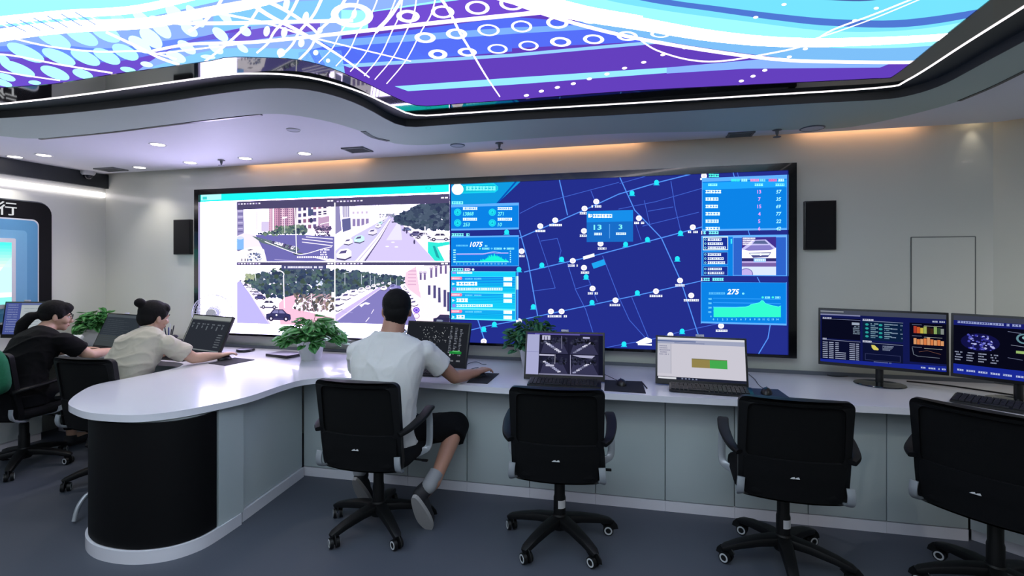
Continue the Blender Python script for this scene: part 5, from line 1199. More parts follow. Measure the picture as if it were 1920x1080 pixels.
# wide webcam clip on the left monitor
# keyboards
def keyboard(x, y, deg, lab, W=.45, Dp=.15, tilt=5):
    t = thing('keyboard', lab, 'keyboard', (x, y, ZT), math.radians(deg), 'black computer keyboards')
    T = Matrix.Rotation(math.radians(tilt), 4, 'X') @ Matrix.Translation((0, 0, .006 + math.sin(math.radians(tilt)) * Dp / 2))
    bm = bmesh.new(); box(bm, (0, 0, .006), (W, Dp, .013), T, bev=.004); obj('case', bm, M_bez, t)
    bm = bmesh.new()
    for r_ in range(6):
        n = 18 if r_ else 16
        for k in range(n):
            if r_ == 5 and 3 < k < 9:
                if k == 6: box(bm, (-W/2 + .02 + 6 * (W - .03) / n, -Dp / 2 + .014, .0155), (.11, .013, .007), T)
                continue
            box(bm, (-W / 2 + .022 + k * (W - .032) / n, Dp / 2 - .02 - r_ * (Dp - .03) / 5.4, .0155), ((W - .03) / n - .004, (Dp - .03) / 5.4 - .005, .007), T)
    k_ = obj('keys', bm, M_key, t); k_['kind'] = 'stuff'
    return t
keyboard(-.455, 3.115, 4, 'black keyboard under the screen with four street camera pictures', Dp=.14)
keyboard(.40, 3.165, -3, 'black keyboard under the white computer screen', Dp=.14, W=.46)
keyboard(1.88, 3.16, -36, 'black keyboard on the right end of the desk by the joined monitors', Dp=.16, W=.50)
keyboard(-1.50, 3.20, 0, 'black keyboard in front of the man in the white shirt', W=.40, Dp=.13)
keyboard(-3.62, 3.25, -8, 'black keyboard in front of the woman in beige', W=.38, Dp=.12)
keyboard(-4.50, 3.24, -8, 'black keyboard in front of the woman in black', W=.38, Dp=.12)
# mouse pads and mice
def pad(corners, lab, m=M_pad):
    P = [onz(x, y, ZT) for x, y in corners]; c = sum(P, Vector()) / 4; bm = bmesh.new(); prism(bm, [(p.x - c.x, p.y - c.y) for p in P], 0, .003)
    o = obj('mouse_pad', bm, m); o.location = (c.x, c.y, ZT + .0005); tag(o, lab, 'mouse pad', 'mouse pads on the worktop'); return c
pad([(875, 718), (914, 720), (936, 701), (893, 699)], 'black mouse pad under the right hand of the man')
pad([(1133, 733), (1211, 738), (1204, 716), (1134, 713)], 'black mouse pad between the two middle computers')
pad([(1400, 742), (1480, 746), (1459, 731), (1393, 728)], 'dark blue mouse pad right of the computer with the white screen', M_bpad)
pad([(391, 682), (422, 686), (477, 675), (440, 671)], 'black mouse pad under the hand of the woman in beige')
def mouse(x, y, deg, lab, cable=None):
    p = onz(x, y, ZT); t = thing('computer_mouse', lab, 'mouse', (p.x, p.y, ZT + .0045), math.radians(deg), 'black computer mice')
    bm = bmesh.new(); r = bmesh.ops.create_uvsphere(bm, u_segments=20, v_segments=12, radius=1)
    for v in bm.verts:
        z = v.co.z; v.co = Vector((v.co.x * .031 * (1 - .12 * (v.co.y > 0) * v.co.y), v.co.y * .055, max(0, z * .036 + .0) * (1 - .15 * v.co.y)))
    bmesh.ops.remove_doubles(bm, verts=bm.verts, dist=.0001)
    obj('shell', bm, M_bez, t); bm = bmesh.new(); cyl(bm, (-.003, .03, .026), (.003, .03, .026), .008, seg=12); obj('scroll_wheel', bm, M_grey, t)
    if cable:
        bm = bmesh.new(); inv = Matrix.Rotation(-math.radians(deg), 4, 'Z') @ Matrix.Translation((-p.x, -p.y, -ZT - .0035))
        P = [Vector((0, .054, .006))] + [inv @ (onz(a, b, ZT) + Vector((0, 0, .003))) for a, b in cable]
        tube(bm, catmull(P, 6), .0018, 6); obj('cable', bm, M_cable, t)
mouse(1165, 722, 10, 'black mouse between the two middle computers', [(1155, 713), (1140, 706), (1133, 703)])
mouse(1437, 739, -15, 'black mouse on the dark blue pad', [(1424, 724), (1415, 712), (1404, 703)])
mouse(900, 707, -20, 'black mouse in the right hand of the man')
mouse(421, 675, -20, 'black mouse in the hand of the woman in beige')
# ------------------------------------------------------------ people
def frame_from(z, y=(0, 1, 0)):
    z = Vector(z).normalized(); y = Vector(y); x = y.cross(z).normalized(); y = z.cross(x); return Matrix((x, y, z)).transposed()
def s_ell(bm, c, r, rot=None, seg=20):
    rr = bmesh.ops.create_uvsphere(bm, u_segments=seg, v_segments=seg * 2 // 3, radius=1); R_ = rot if rot is not None else Matrix.Identity(3); c = Vector(c)
    for v in rr['verts']: v.co = c + R_ @ Vector((v.co.x * r[0], v.co.y * r[1], v.co.z * r[2]))
def s_cap(bm, p0, p1, r0, r1, flat0=False, flat1=False, seg=18):
    p0, p1 = Vector(p0), Vector(p1); q = (p1 - p0).to_track_quat('Z', 'Y').to_matrix(); L = (p1 - p0).length; prof = []
    if not flat0:
        for k in range(5): a = -PI / 2 + PI / 2 * k / 5; prof.append((r0 * math.cos(a), r0 * math.sin(a)))
    prof.append((r0, 0)); prof.append((r1, L))
    if not flat1:
        for k in range(1, 6): a = PI / 2 * k / 5; prof.append((r1 * math.cos(a), L + r1 * math.sin(a)))
    lathe(bm, prof, seg=seg, M=Matrix.Translation(p0) @ q.to_4x4())
def s_loft(bm, secs, seg=28, sq=2.4):
    """secs: (centre, rx, ry, axis up vector, forward); superellipse sections"""
    rings = []
    for c, rx, ry, up, fw in secs:
        Fm = frame_from(up, fw); c = Vector(c); ring = []
        for i in range(seg):
            a = 2 * PI * i / seg; ca, sa = math.cos(a), math.sin(a)
            x = math.copysign(abs(ca) ** (2 / sq), ca) * rx; y = math.copysign(abs(sa) ** (2 / sq), sa) * ry
            ring.append(bm.verts.new(c + Fm @ Vector((x, y, 0))))
        rings.append(ring)
    for A, B in zip(rings[:-1], rings[1:]):
        for i in range(seg): j = (i + 1) % seg; bm.faces.new((A[i], A[j], B[j], B[i]))
    bm.faces.new(rings[0][::-1]); bm.faces.new(rings[-1])
def meld(name, bm, m, parent, voxel, smooth=2, origin=Vector((0, 0, 0)), wrinkle=None):
    bmesh.ops.recalc_face_normals(bm, faces=bm.faces)
    for v in bm.verts: v.co -= origin
    me = bpy.data.meshes.new(name); bm.to_mesh(me); bm.free(); o = bpy.data.objects.new(name, me); COL.objects.link(o)
    r = o.modifiers.new('r', 'REMESH'); r.mode = 'VOXEL'; r.voxel_size = voxel
    if smooth: s = o.modifiers.new('s', 'SMOOTH'); s.factor = .5; s.iterations = smooth
    dg = bpy.context.evaluated_depsgraph_get(); dg.update(); me2 = bpy.data.meshes.new_from_object(o.evaluated_get(dg))
    bpy.data.objects.remove(o); bpy.data.meshes.remove(me); me2.name = name
    if wrinkle:
        amp, fn = wrinkle; nr = [v.normal.copy() for v in me2.vertices]
        for v, n_ in zip(me2.vertices, nr): v.co += n_ * amp * fn(v.co + origin)
    me2.shade_smooth(); return link(name, me2, m, parent)

def hand(bm, wrist, knuck, up, right=True, curl=.5, size=1.0):
    """wrist and middle knuckle positions, up = back of the hand direction"""
    w_, k_ = Vector(wrist), Vector(knuck); f = (k_ - w_).normalized(); up = Vector(up); side = f.cross(up).normalized(); up = side.cross(f).normalized()
    if not right: side = -side                      # side points to the little finger for a right hand seen from above
    Lp = (k_ - w_).length
    for i, o_ in enumerate((-.028, -.010, .009, .026)):
        s_cap(bm, w_ + side * o_ * .6, k_ + side * o_ * size - f * (.0, -.004, .0, .008)[i], .015, .0115)
    s_ell(bm, (w_ + k_) / 2, (.036 * size, Lp * .55, .015), Matrix((side, f, up)).transposed())
    for i, (o_, L) in enumerate(((-.030, .068), (-.010, .076), (.010, .070), (.029, .054))):
        a = curl * (.75 + .08 * i); p = k_ + side * o_ * size - f * (.0, -.004, .0, .008)[i]; d = (f + side * o_ * 2.2).normalized()
        for j, fr in enumerate((.46, .31, .23)):
            an = a * (j + .6); dd = (d * math.cos(an) - up * math.sin(an)).normalized(); q = p + dd * L * fr * size; s_cap(bm, p, q, .0088 - .001 * j, .0082 - .001 * j, seg=10); p = q
    b0 = w_ + f * Lp * .25 - side * .026; b1 = b0 + (f * .55 - side * .7 - up * .25).normalized() * .035; b2 = b1 + (f * .9 - side * .25 - up * .35).normalized() * .030; b3 = b2 + (f - up * .3).normalized() * .022
    s_cap(bm, b0, b1, .015, .011, seg=12); s_cap(bm, b1, b2, .0105, .0095, seg=12); s_cap(bm, b2, b3, .0092, .008, seg=12)

def head(bm, T, chin=1.0):
    """T: 4x4 placing the head, local +Y is the face, origin at eye height centre; height about 0.23"""
    R3 = T.to_3x3(); P = lambda x, y, z: T @ Vector((x, y, z))
    s_ell(bm, P(0, -.012, .028), (.074, .092, .085), R3); s_ell(bm, P(0, .012, -.01), (.067, .074, .085), R3)
    s_ell(bm, P(0, .030, -.062), (.050 * chin, .055, .048), R3); s_ell(bm, P(0, .062, -.090), (.024, .022, .020), R3)
    for s in (-1, 1):
        s_ell(bm, P(s * .036, .060, -.030), (.026, .024, .024), R3); s_ell(bm, P(s * .075, -.004, -.012), (.008, .019, .031), R3 @ Matrix.Rotation(s * .35, 3, 'Z'))
        s_ell(bm, P(s * .030, .073, .018), (.020, .012, .008), R3)
    s_cap(bm, P(0, .080, .008), P(0, .100, -.030), .008, .012); s_ell(bm, P(0, .096, -.034), (.016, .012, .010), R3)
    s_ell(bm, P(0, .084, -.060), (.022, .010, .006), R3); s_ell(bm, P(0, .082, -.071), (.019, .010, .007), R3)

def face_parts(T, par, O, glasses=False):
    P = lambda x, y, z: T @ Vector((x, y, z)) - O
    for s in (-1, 1):
        bm = bmesh.new(); s_ell(bm, P(s * .030, .071, .004), (.0115, .0115, .0115), T.to_3x3(), 14); e = obj('eye', bm, mat('eye_white', '#d8d4d0', .2), par, True)
        bm = bmesh.new(); s_ell(bm, P(s * .031, .0795, .004), (.0055, .0045, .0055), T.to_3x3(), 12); obj('iris', bm, mat('dark_iris', '#1a0f0a', .15), e, True)
        bm = bmesh.new(); tube(bm, catmull([P(s * .014, .086, .022), P(s * .030, .086, .028), P(s * .048, .074, .022)], 4), .0024, 6); obj('eyebrow', bm, M_hair, par)
    bm = bmesh.new(); tube(bm, catmull([P(-.020, .086, -.065), P(0, .0945, -.064), P(.020, .086, -.065)], 4), .003, 6); obj('lips', bm, mat('lip', '#9a5a50', .4), par)
    if glasses:
        bm = bmesh.new()
        for s in (-1, 1):
            c = (s * .032, .096, .004); pts = [P(c[0] + .023 * math.cos(a), c[1] - .12 * (abs(c[0] + .023 * math.cos(a)) - .03) , c[2] + .018 * math.sin(a)) for a in (2 * PI * i / 20 for i in range(21))]
            tube(bm, pts, .0017, 6, up=tuple(T.to_3x3() @ Vector((0, 1, 0.01)))); tube(bm, [P(s * .054, .092, .010), P(s * .074, .05, .012), P(s * .080, -.004, .004)], .0016, 6)
        tube(bm, [P(-.010, .099, .008), P(.010, .099, .008)], .0017, 6); g = obj('glasses', bm, mat('glasses_frame', '#15161a', .25), par); g['label'] = 'thin dark framed glasses'

def folds(seed, st=(5, 5, 2.2), amt=1.0):
    """soft ridged cloth folds"""
    def fn(p):
        q = Vector((p.x * st[0] + seed, p.y * st[1] + seed * 2, p.z * st[2])); wv = noise.noise(p * 3 + Vector((seed, 0, 0)))
        r1 = 1 - abs(noise.noise(q + Vector((wv, wv, wv)) * .8)) * 2.4; r2 = 1 - abs(noise.noise(q * 2.3 + Vector((7, wv * 2, 3)))) * 2.6
        return amt * (.9 * max(0, r1) ** 3 + .45 * max(0, r2) ** 3 * max(0, noise.noise(p * 4) + .5) - .25 + .12 * noise.noise(p * 30))
    return fn

# --- the man
def tmat(c, heading, pitch=0, roll=0): return Matrix.Translation(c) @ Matrix.Rotation(math.radians(heading), 4, 'Z') @ Matrix.Rotation(math.radians(roll), 4, 'Y') @ Matrix.Rotation(math.radians(pitch), 4, 'X')
O = Vector((-1.44, 2.70, .0))
man = thing('person', 'man in white shirt and black shorts seated with his back to us', 'person', O)
TH = tmat((-1.428, 2.79, 1.228), 22, -5) @ Matrix.Scale(1.06, 4)
bm = bmesh.new(); head(bm, TH)
s_cap(bm, (-1.43, 2.765, 1.175), (-1.435, 2.735, 1.06), .064, .074); 
s_loft(bm, [((-1.44, 2.66, .50), .165, .12, (0, 0, 1), (-.2, 1, 0)), ((-1.44, 2.665, .62), .15, .105, (0, .05, 1), (-.2, 1, 0)), ((-1.44, 2.68, .80), .165, .105, (0, .1, 1), (-.2, 1, 0)), ((-1.437, 2.72, .97), .185, .095, (0, .15, 1), (-.2, 1, 0)), ((-1.435, 2.735, 1.05), .09, .07, (0, .15, 1), (-.2, 1, 0))])
shR, elR, wrR = (-1.243, 2.785, .985), (-1.120, 2.955, .80), (-1.040, 3.155, .792)
shL, elL, wrL = (-1.637, 2.70, .985), (-1.715, 2.885, .79), (-1.585, 3.11, .80)
for s0, e0, w0, rt in ((shR, elR, wrR, True), (shL, elL, wrL, False)):
    s_cap(bm, s0, e0, .050, .040); s_cap(bm, e0, Vector(e0).lerp(Vector(w0), .4), .040, .039); s_cap(bm, Vector(e0).lerp(Vector(w0), .4), w0, .039, .026)
hand(bm, (-1.035, 3.165, .797), (-1.005, 3.245, .802), (0, 0, 1), True, .45)
hand(bm, (-1.575, 3.125, .800), (-1.54, 3.20, .797), (0, 0, 1), False, .35)
hipR, knR, anR = (-1.34, 2.72, .52), (-1.135, 3.03, .475), (-1.135, 2.675, .262)
hipL, knL, anL = (-1.55, 2.72, .52), (-1.72, 3.04, .475), (-1.70, 2.85, .215)
for h_, k_, a_ in ((hipR, knR, anR), (hipL, knL, anL)):
    h_, k_, a_ = Vector(h_), Vector(k_), Vector(a_); s_cap(bm, h_, k_, .078, .056); c1 = k_.lerp(a_, .3) + Vector((0, -.012, -.01)); s_cap(bm, k_, c1, .054, .052); s_cap(bm, c1, a_, .052, .034)
heR, toR = Vector((-1.200, 2.555, .235)), Vector((-1.165, 2.650, .035)); heL, toL = Vector((-1.70, 2.775, .19)), Vector((-1.69, 2.875, .03))
for a_, h_, t_ in ((anR, heR, toR), (anL, heL, toL)): s_cap(bm, a_, h_.lerp(t_, .25) + Vector((0, .05, .02)), .036, .036); s_cap(bm, h_.lerp(t_, .2) + Vector((0, .045, .01)), t_ + Vector((0, .02, .015)), .034, .026)
meld('body', bm, M_skin, man, .0058, 3, O)
face_parts(TH, man, O)
bm = bmesh.new(); R3 = TH.to_3x3(); P = lambda x, y, z: TH @ Vector((x, y, z))
s_ell(bm, P(0, -.020, .036), (.082, .096, .087), R3); s_ell(bm, P(0, -.048, -.004), (.073, .062, .066), R3); s_ell(bm, P(0, -.050, -.050), (.060, .036, .040), R3); s_ell(bm, P(0, .035, .070), (.062, .052, .042), R3)
for s in (-1, 1): s_ell(bm, P(s * .068, .012, .016), (.013, .026, .030), R3)
q = meld('hair', bm, M_hair, man, .006, 2, O, (.0016, lambda p: noise.noise(p * 160) + noise.noise(p * 60))); q['label'] = 'short black hair'
bm = bmesh.new()
up1 = (0, .12, 1)
s_loft(bm, [((-1.44, 2.655, .47), .195, .145, (0, 0, 1), (-.2, 1, 0)), ((-1.44, 2.655, .56), .188, .140, (0, 0, 1), (-.2, 1, 0)), ((-1.44, 2.66, .68), .182, .132, up1, (-.2, 1, 0)), ((-1.44, 2.675, .80), .195, .130, up1, (-.2, 1, 0)), ((-1.438, 2.70, .90), .213, .126, up1, (-.2, 1, 0)),
            ((-1.437, 2.72, .965), .226, .112, up1, (-.2, 1, 0)), ((-1.436, 2.732, 1.02), .215, .095, up1, (-.2, 1, 0)), ((-1.435, 2.738, 1.062), .155, .084, up1, (-.2, 1, 0)), ((-1.434, 2.742, 1.096), .092, .078, (0, .25, 1), (-.2, 1, 0))], sq=2.5)
for s0, e0 in ((shR, elR), (shL, elL)):
    s0, e0 = Vector(s0), Vector(e0); d = (e0 - s0).normalized(); s_cap(bm, s0 + Vector((0, 0, -.005)), s0 + d * .155 + Vector((0, -.004, -.008)), .066, .071, flat1=True); s_ell(bm, s0 + Vector((0, 0, 0)), (.070, .068, .060))
meld('tshirt', bm, M_tee, man, .007, 2, O, (.011, folds(2, (5, 5, 2))))
bm = bmesh.new(); tube(bm, [Vector((-1.434 +   .082 * math.cos(a), 2.744 + .072 * math.sin(a), 1.098 + .012 * math.sin(a))) - O for a in (2 * PI * i / 28 for i in range(29))], .007, 8); obj('collar', bm, M_tee, man)
bm = bmesh.new()
s_loft(bm, [((-1.445, 2.70, .485), .20, .15, (0, 0, 1), (-.2, 1, 0)), ((-1.445, 2.69, .545), .20, .145, (0, 0, 1), (-.2, 1, 0)), ((-1.445, 2.68, .62), .185, .135, (0, 0, 1), (-.2, 1, 0))])
for h_, k_, a_ in ((hipR, knR, anR), (hipL, knL, anL)):
    h_, k_, a_ = Vector(h_), Vector(k_), Vector(a_); s_cap(bm, h_, k_ + Vector((0, .0, .0)), .098, .083); s_cap(bm, k_, k_.lerp(a_, .22), .080, .082, flat1=True)
meld('shorts', bm, M_short, man, .008, 3, O, (.008, folds(5, (6, 3, 6))))
for nm, a_, h_, t_ in (('r', anR, heR, toR), ('l', anL, heL, toL)):
    ax = (t_ - h_).normalized(); a_ = Vector(a_)
    bk = Vector((0, -1, -.35)); bk = (bk - ax * bk.dot(ax)).normalized(); sd = ax.cross(bk).normalized(); Rm = Matrix((sd, ax, bk)).transposed()   # local: x side, y heel to toe, z sole direction
    C = h_ + ax * .13
    # upper, above the sole
    bm = bmesh.new(); s_ell(bm, h_ + ax * .045 - bk * .035, (.039, .052, .045), Rm); s_ell(bm, h_ + ax * .16 - bk * .018, (.046, .095, .034), Rm); s_ell(bm, h_ + ax * .10 - bk * .032, (.040, .08, .040), Rm); s_cap(bm, h_ + ax * .045 - bk * .05, a_.lerp(h_, .35) + Vector((0, .012, 0)), .044, .042, flat1=True)
    sh = meld('shoe', bm, M_shoe, man, .006, 2, O)
    bm = bmesh.new(); outl_ = []
    for i in range(28):
        u = i / 28 * 2 * PI; y = .13 - .135 * math.cos(u); wv = .040 * (abs(math.sin(u)) ** .7) * (1 + .18 * math.sin((y - .1) * 14)) * (1 if math.sin(u) >= 0 else -1); outl_.append((wv, y))
    lo = [bm.verts.new(h_ - O + sd * x + ax * y + bk * .0 - bk * .02 * 0) for x, y in outl_]; hi = [bm.verts.new(h_ - O + sd * x * .96 + ax * y + bk * (.022 - .012 * max(0, (y - .18) / .09))) for x, y in outl_]
    bm.faces.new(lo[::-1]); bm.faces.new(hi)
    for i in range(28): j = (i + 1) % 28; bm.faces.new((lo[i], lo[j], hi[j], hi[i]))
    so = obj('sole', bm, M_sole, sh); so['label'] = 'pale grey rubber sole'
    bm = bmesh.new(); s_cap(bm, a_.lerp(h_, .3) - O, a_ + Vector((0, 0, .045)) - O + Vector((0, .03 if nm == 'r' else .02, .0)), .043, .041, flat1=True); sk = obj('sock', bm, M_sock, man)

# --- woman in beige
def woman(label, O, pel, mid, chest, neck, TH, arms, skin, cloth, fw, hair_fn, glasses, seed, collar, legs, hips=.19):
    O = Vector(O); t = thing('person', label, 'person', O); pel, mid, chest, neck = map(Vector, (pel, mid, chest, neck))
    bm = bmesh.new(); head(bm, TH, .92); hb = TH @ Vector((0, -.02, -.06)); s_cap(bm, hb, neck, .050, .058)
    s_loft(bm, [(pel, .16, .11, (0, 0, 1), fw), (mid, .14, .10, mid - pel, fw), (chest, .16, .10, neck - mid, fw), (neck, .08, .06, neck - chest, fw)])
    for s0, e0, w0, kn, rt in arms:
        s0, e0, w0 = map(Vector, (s0, e0, w0)); s_cap(bm, s0, e0, .050, .041); m_ = e0.lerp(w0, .4); s_cap(bm, e0, m_, .041, .038); s_cap(bm, m_, w0, .038, .024); hand(bm, w0, kn, (0, 0, 1), rt, .4, .9)
    for h_, k_, a_ in legs: s_cap(bm, h_, k_, .075, .055); s_cap(bm, k_, a_, .05, .034); s_cap(bm, a_, Vector(a_) + Vector((0, .14, -.035)), .034, .024)
    meld('body', bm, skin, t, .0062, 3, O); face_parts(TH, t, O, glasses)
    bm = bmesh.new(); hair_fn(bm, TH); q = meld('hair', bm, M_hair, t, .0065, 2, O, (.002, lambda p: noise.noise(Vector((p.x * 150, p.y * 150, p.z * 50))))); q['label'] = 'black hair tied back'
    bm = bmesh.new(); up = neck - chest
    sp = pel + (mid - pel) * .5
    s_loft(bm, [(pel - Vector((0, 0, .04)), hips, .145, (0, 0, 1), fw), (sp, hips - .01, .14, mid - pel, fw), (mid, hips - .02, .13, chest - mid, fw), (chest, hips - .01, .135, neck - chest, fw), (chest.lerp(neck, .45), .195, .11, neck - chest, fw), (chest.lerp(neck, .8), .15, .082, neck - chest, fw), (neck, .082, .066, neck - chest, fw)], sq=2.3)
    for s0, e0, w0, kn, rt in arms: s0, e0 = Vector(s0), Vector(e0); s_cap(bm, s0, s0.lerp(e0, .68), .068, .066, flat1=True); s_ell(bm, s0, (.073, .07, .065))
    meld('shirt', bm, cloth, t, .0075, 3, O, (.012, folds(seed, (3.5, 3.5, 7))))
    if collar:
        bm = bmesh.new(); Fm = frame_from(neck - chest, fw); s_ = [neck - O + Fm @ Vector((.064 * math.cos(a), .058 * math.sin(a), .004 + .012 * math.sin(a))) for a in (2 * PI * i / 28 for i in range(29))]
        sweep(bm, s_, rrect(.014, .03, .005, 2)); obj('collar', bm, cloth, t)
    bm = bmesh.new(); s_loft(bm, [(pel + Vector((0, .01, -.06)), hips + .005, .15, (0, 0, 1), fw), (pel + Vector((0, 0, .03)), hips, .145, (0, 0, 1), fw)])
    for h_, k_, a_ in legs: s_cap(bm, h_, k_, .095, .072); s_cap(bm, k_, Vector(k_).lerp(Vector(a_), .85), .070, .05, flat1=True)
    meld('trousers', bm, M_short, t, .009, 2, O)
    for h_, k_, a_ in legs:
        a_ = Vector(a_); bm = bmesh.new(); s_ell(bm, a_ + Vector((0, .06, -.042)), (.045, .13, .036)); s_cap(bm, a_ + Vector((0, -.01, -.04)), a_ + Vector((0, -.005, .01)), .042, .04, flat1=True)
        for v in bm.verts: v.co.z = max(v.co.z, .004)
        meld('shoe', bm, M_shoe, t, .008, 1, O)
    return t
def hair_bun(bm, TH):
    R3 = TH.to_3x3(); P = lambda x, y, z: TH @ Vector((x, y, z))
    s_ell(bm, P(0, -.018, .034), (.083, .100, .088), R3); s_ell(bm, P(0, -.052, -.012), (.074, .060, .075), R3); s_ell(bm, P(0, .040, .068), (.062, .048, .042), R3)
    for s in (-1, 1): s_ell(bm, P(s * .066, .010, .022), (.016, .036, .040), R3)
    s_ell(bm, P(-.012, -.118, .085), (.036, .036, .034), R3); s_ell(bm, P(-.006, -.085, .075), (.03, .03, .026), R3)
def hair_pony(bm, TH):
    R3 = TH.to_3x3(); P = lambda x, y, z: TH @ Vector((x, y, z))
    s_ell(bm, P(0, -.018, .034), (.082, .100, .087), R3); s_ell(bm, P(0, -.050, .0), (.072, .058, .062), R3); s_ell(bm, P(0, .040, .066), (.062, .050, .044), R3)
    for s in (-1, 1): s_ell(bm, P(s * .066, .012, .018), (.015, .034, .042), R3)
    Q = [P(0, -.10, -.01), P(-.005, -.145, -.03), P(-.015, -.175, -.09), P(-.02, -.18, -.16), P(-.02, -.165, -.22)]
    for i, (a, b) in enumerate(zip(Q[:-1], Q[1:])): s_cap(bm, a, b, (.026, .036, .040, .032)[i], (.036, .040, .032, .012)[i])
woman('woman in a beige short sleeved shirt with a black hair bun, leaning to her computer', (-3.5, 2.75, 0), (-3.50, 2.70, .54), (-3.51, 2.76, .74), (-3.50, 2.86, .90), (-3.515, 2.955, 1.01),
      tmat((-3.53, 3.005, 1.115), -14, -12, 5), [((-3.325, 2.93, .925), (-3.255, 3.085, .80), (-3.185, 3.26, .792), (-3.165, 3.335, .800), True), ((-3.685, 2.91, .925), (-3.74, 3.03, .80), (-3.67, 3.22, .792), (-3.65, 3.29, .797), False)],
      M_skin2, M_beige, (0.08, 1, 0), hair_bun, False, 11, True, [((-3.42, 2.75, .53), (-3.40, 3.12, .50), (-3.40, 3.14, .09)), ((-3.60, 2.75, .53), (-3.64, 3.12, .50), (-3.64, 3.14, .09))])
woman('woman in a black shirt with glasses and a black ponytail at the far left', (-4.42, 2.72, 0), (-4.42, 2.68, .54), (-4.42, 2.72, .74), (-4.42, 2.80, .90), (-4.43, 2.875, 1.01),
      tmat((-4.425, 2.945, 1.105), -34, -12), [((-4.235, 2.85, .925), (-4.16, 3.00, .80), (-4.25, 3.22, .792), (-4.28, 3.295, .797), True), ((-4.60, 2.88, .925), (-4.66, 3.01, .80), (-4.55, 3.20, .792), (-4.52, 3.27, .797), False)],
      M_skin2, M_btee, (.12, 1, 0), hair_pony, True, 17, False, [((-4.33, 2.75, .53), (-4.31, 3.12, .50), (-4.31, 3.14, .09)), ((-4.52, 2.75, .53), (-4.55, 3.12, .50), (-4.55, 3.14, .09))], hips=.21)
# ------------------------------------------------------------ plants
def plant(px, py, Y, lab, potw, poth, spread, hgt, n, seed, m, group='potted green plants on the worktop', square=False, Yfix=None, droop=.5, lsz=.068):
    p = onz(px, py, ZT); 
    if Yfix: p = ony(px, py, Yfix)
    if square: p.x = -4.93
    t = thing('potted_plant', lab, 'plant', (p.x, p.y, ZT), 0, group)
    bm = bmesh.new()
    if square: box(bm, (0, 0, poth / 2), (potw * 1.9, potw, poth), bev=.012)
    else: lathe(bm, [(potw * .31, 0), (potw * .33, .006), (potw * .46, poth * .8), (potw * .5, poth), (potw * .46, poth), (potw * .43, poth - .015), (0, poth - .016)], seg=32)
    obj('pot', bm, M_pot, t)
    bm = bmesh.new(); lathe(bm, [(potw * .42, poth - .012), (potw * .2, poth - .004), (0, poth)], seg=20); obj('soil', bm, M_soil, t)
    rr = random.Random(seed); bl = bmesh.new(); bs = bmesh.new()
    for k in range(n):
        a = rr.uniform(0, 2 * PI); rad = spread * math.sqrt(rr.uniform(.02, 1)); el = rr.uniform(.15, 1)
        if square: sx = 1.3
        else: sx = 1
        h = poth + hgt * el * (1 - .55 * (rad / spread) ** 2) - droop * .12 * (rad / spread) ** 2 * rr.random()
        e = Vector((math.cos(a) * rad * sx, math.sin(a) * rad, h)); b0 = Vector((math.cos(a) * potw * .25 * rr.random() * sx, math.sin(a) * potw * .25 * rr.random(), poth - .005))
        mid = (b0 + e) / 2 + Vector((0, 0, .05)); P = catmull([b0, mid, e], 3); tube(bs, P, .0022, 5)
        # heart shaped leaf
        L = lsz * rr.uniform(.7, 1.3); out = Vector((math.cos(a + rr.uniform(-.7, .7)), math.sin(a + rr.uniform(-.7, .7)), rr.uniform(-.9, .25) * (.6 + droop))).normalized()
        side = out.cross(Vector((0, 0, 1))).normalized(); side = (side + Vector((0, 0, rr.uniform(-.4, .4)))).normalized(); nr = side.cross(out).normalized()
        shp = [(0, 0, 0), (-.14, .32, .02), (.08, .56, .05), (.4, .58, .06), (.78, .34, .03), (1.08, 0, -.08)]
        mids = [bl.verts.new(e + out * L * u + nr * L * (-.06 * math.sin(max(0, u) * PI))) for u in (0, .1, .4, .75, 1.08)]
        lv = [bl.verts.new(e + out * L * x + side * L * y * .95 + nr * L * z) for x, y, z in shp[1:5]]; rv = [bl.verts.new(e + out * L * x - side * L * y * .95 + nr * L * z) for x, y, z in shp[1:5]]
        for q in (lv, rv):
            bl.faces.new((mids[0], q[0], q[1], mids[1])); bl.faces.new((mids[1], q[1], q[2], mids[2])); bl.faces.new((mids[2], q[2], q[3], mids[3])); bl.faces.new((mids[3], q[3], mids[4]))
    me = bpy.data.meshes.new('leaves')
    for f in bl.faces: f.smooth = True
    bl.to_mesh(me); bl.free(); o = link('leaves', me, m, t); s = o.modifiers.new('Solidify', 'SOLIDIFY'); s.thickness = .0012
    obj('stems', bs, mat('plant_stem', '#4c7a3c', .5), t)
plant(583, 674, 0, 'bushy green plant in a white tapered pot left of the man', .225, .155, .23, .20, 210, 3, M_leaf)
plant(997, 690, 0, 'drooping dark green plant half hidden behind the computer with street cameras', .20, .17, .19, .20, 230, 8, M_leaf2, Yfix=3.62, lsz=.048)
plant(166, 600, 0, 'green plant in a white planter in the far left corner behind the women', .16, .16, .13, .20, 150, 5, M_leaf, square=True, Yfix=3.62, lsz=.06)

# ------------------------------------------------------------ things lying on the desk
def P3(px, py, Y): p = ony(px, py, Y); return p
p = onz(535, 667, ZT); bm = bmesh.new(); box(bm, (0, 0, .011), (.25, .18, .022), Matrix.Rotation(math.radians(-12), 4, 'Z'), bev=.004)
o = obj('notebook', bm, M_bez); o.location = (p.x, p.y, ZT + .0005); tag(o, 'flat black notebook lying left of the white plant pot', 'notebook')
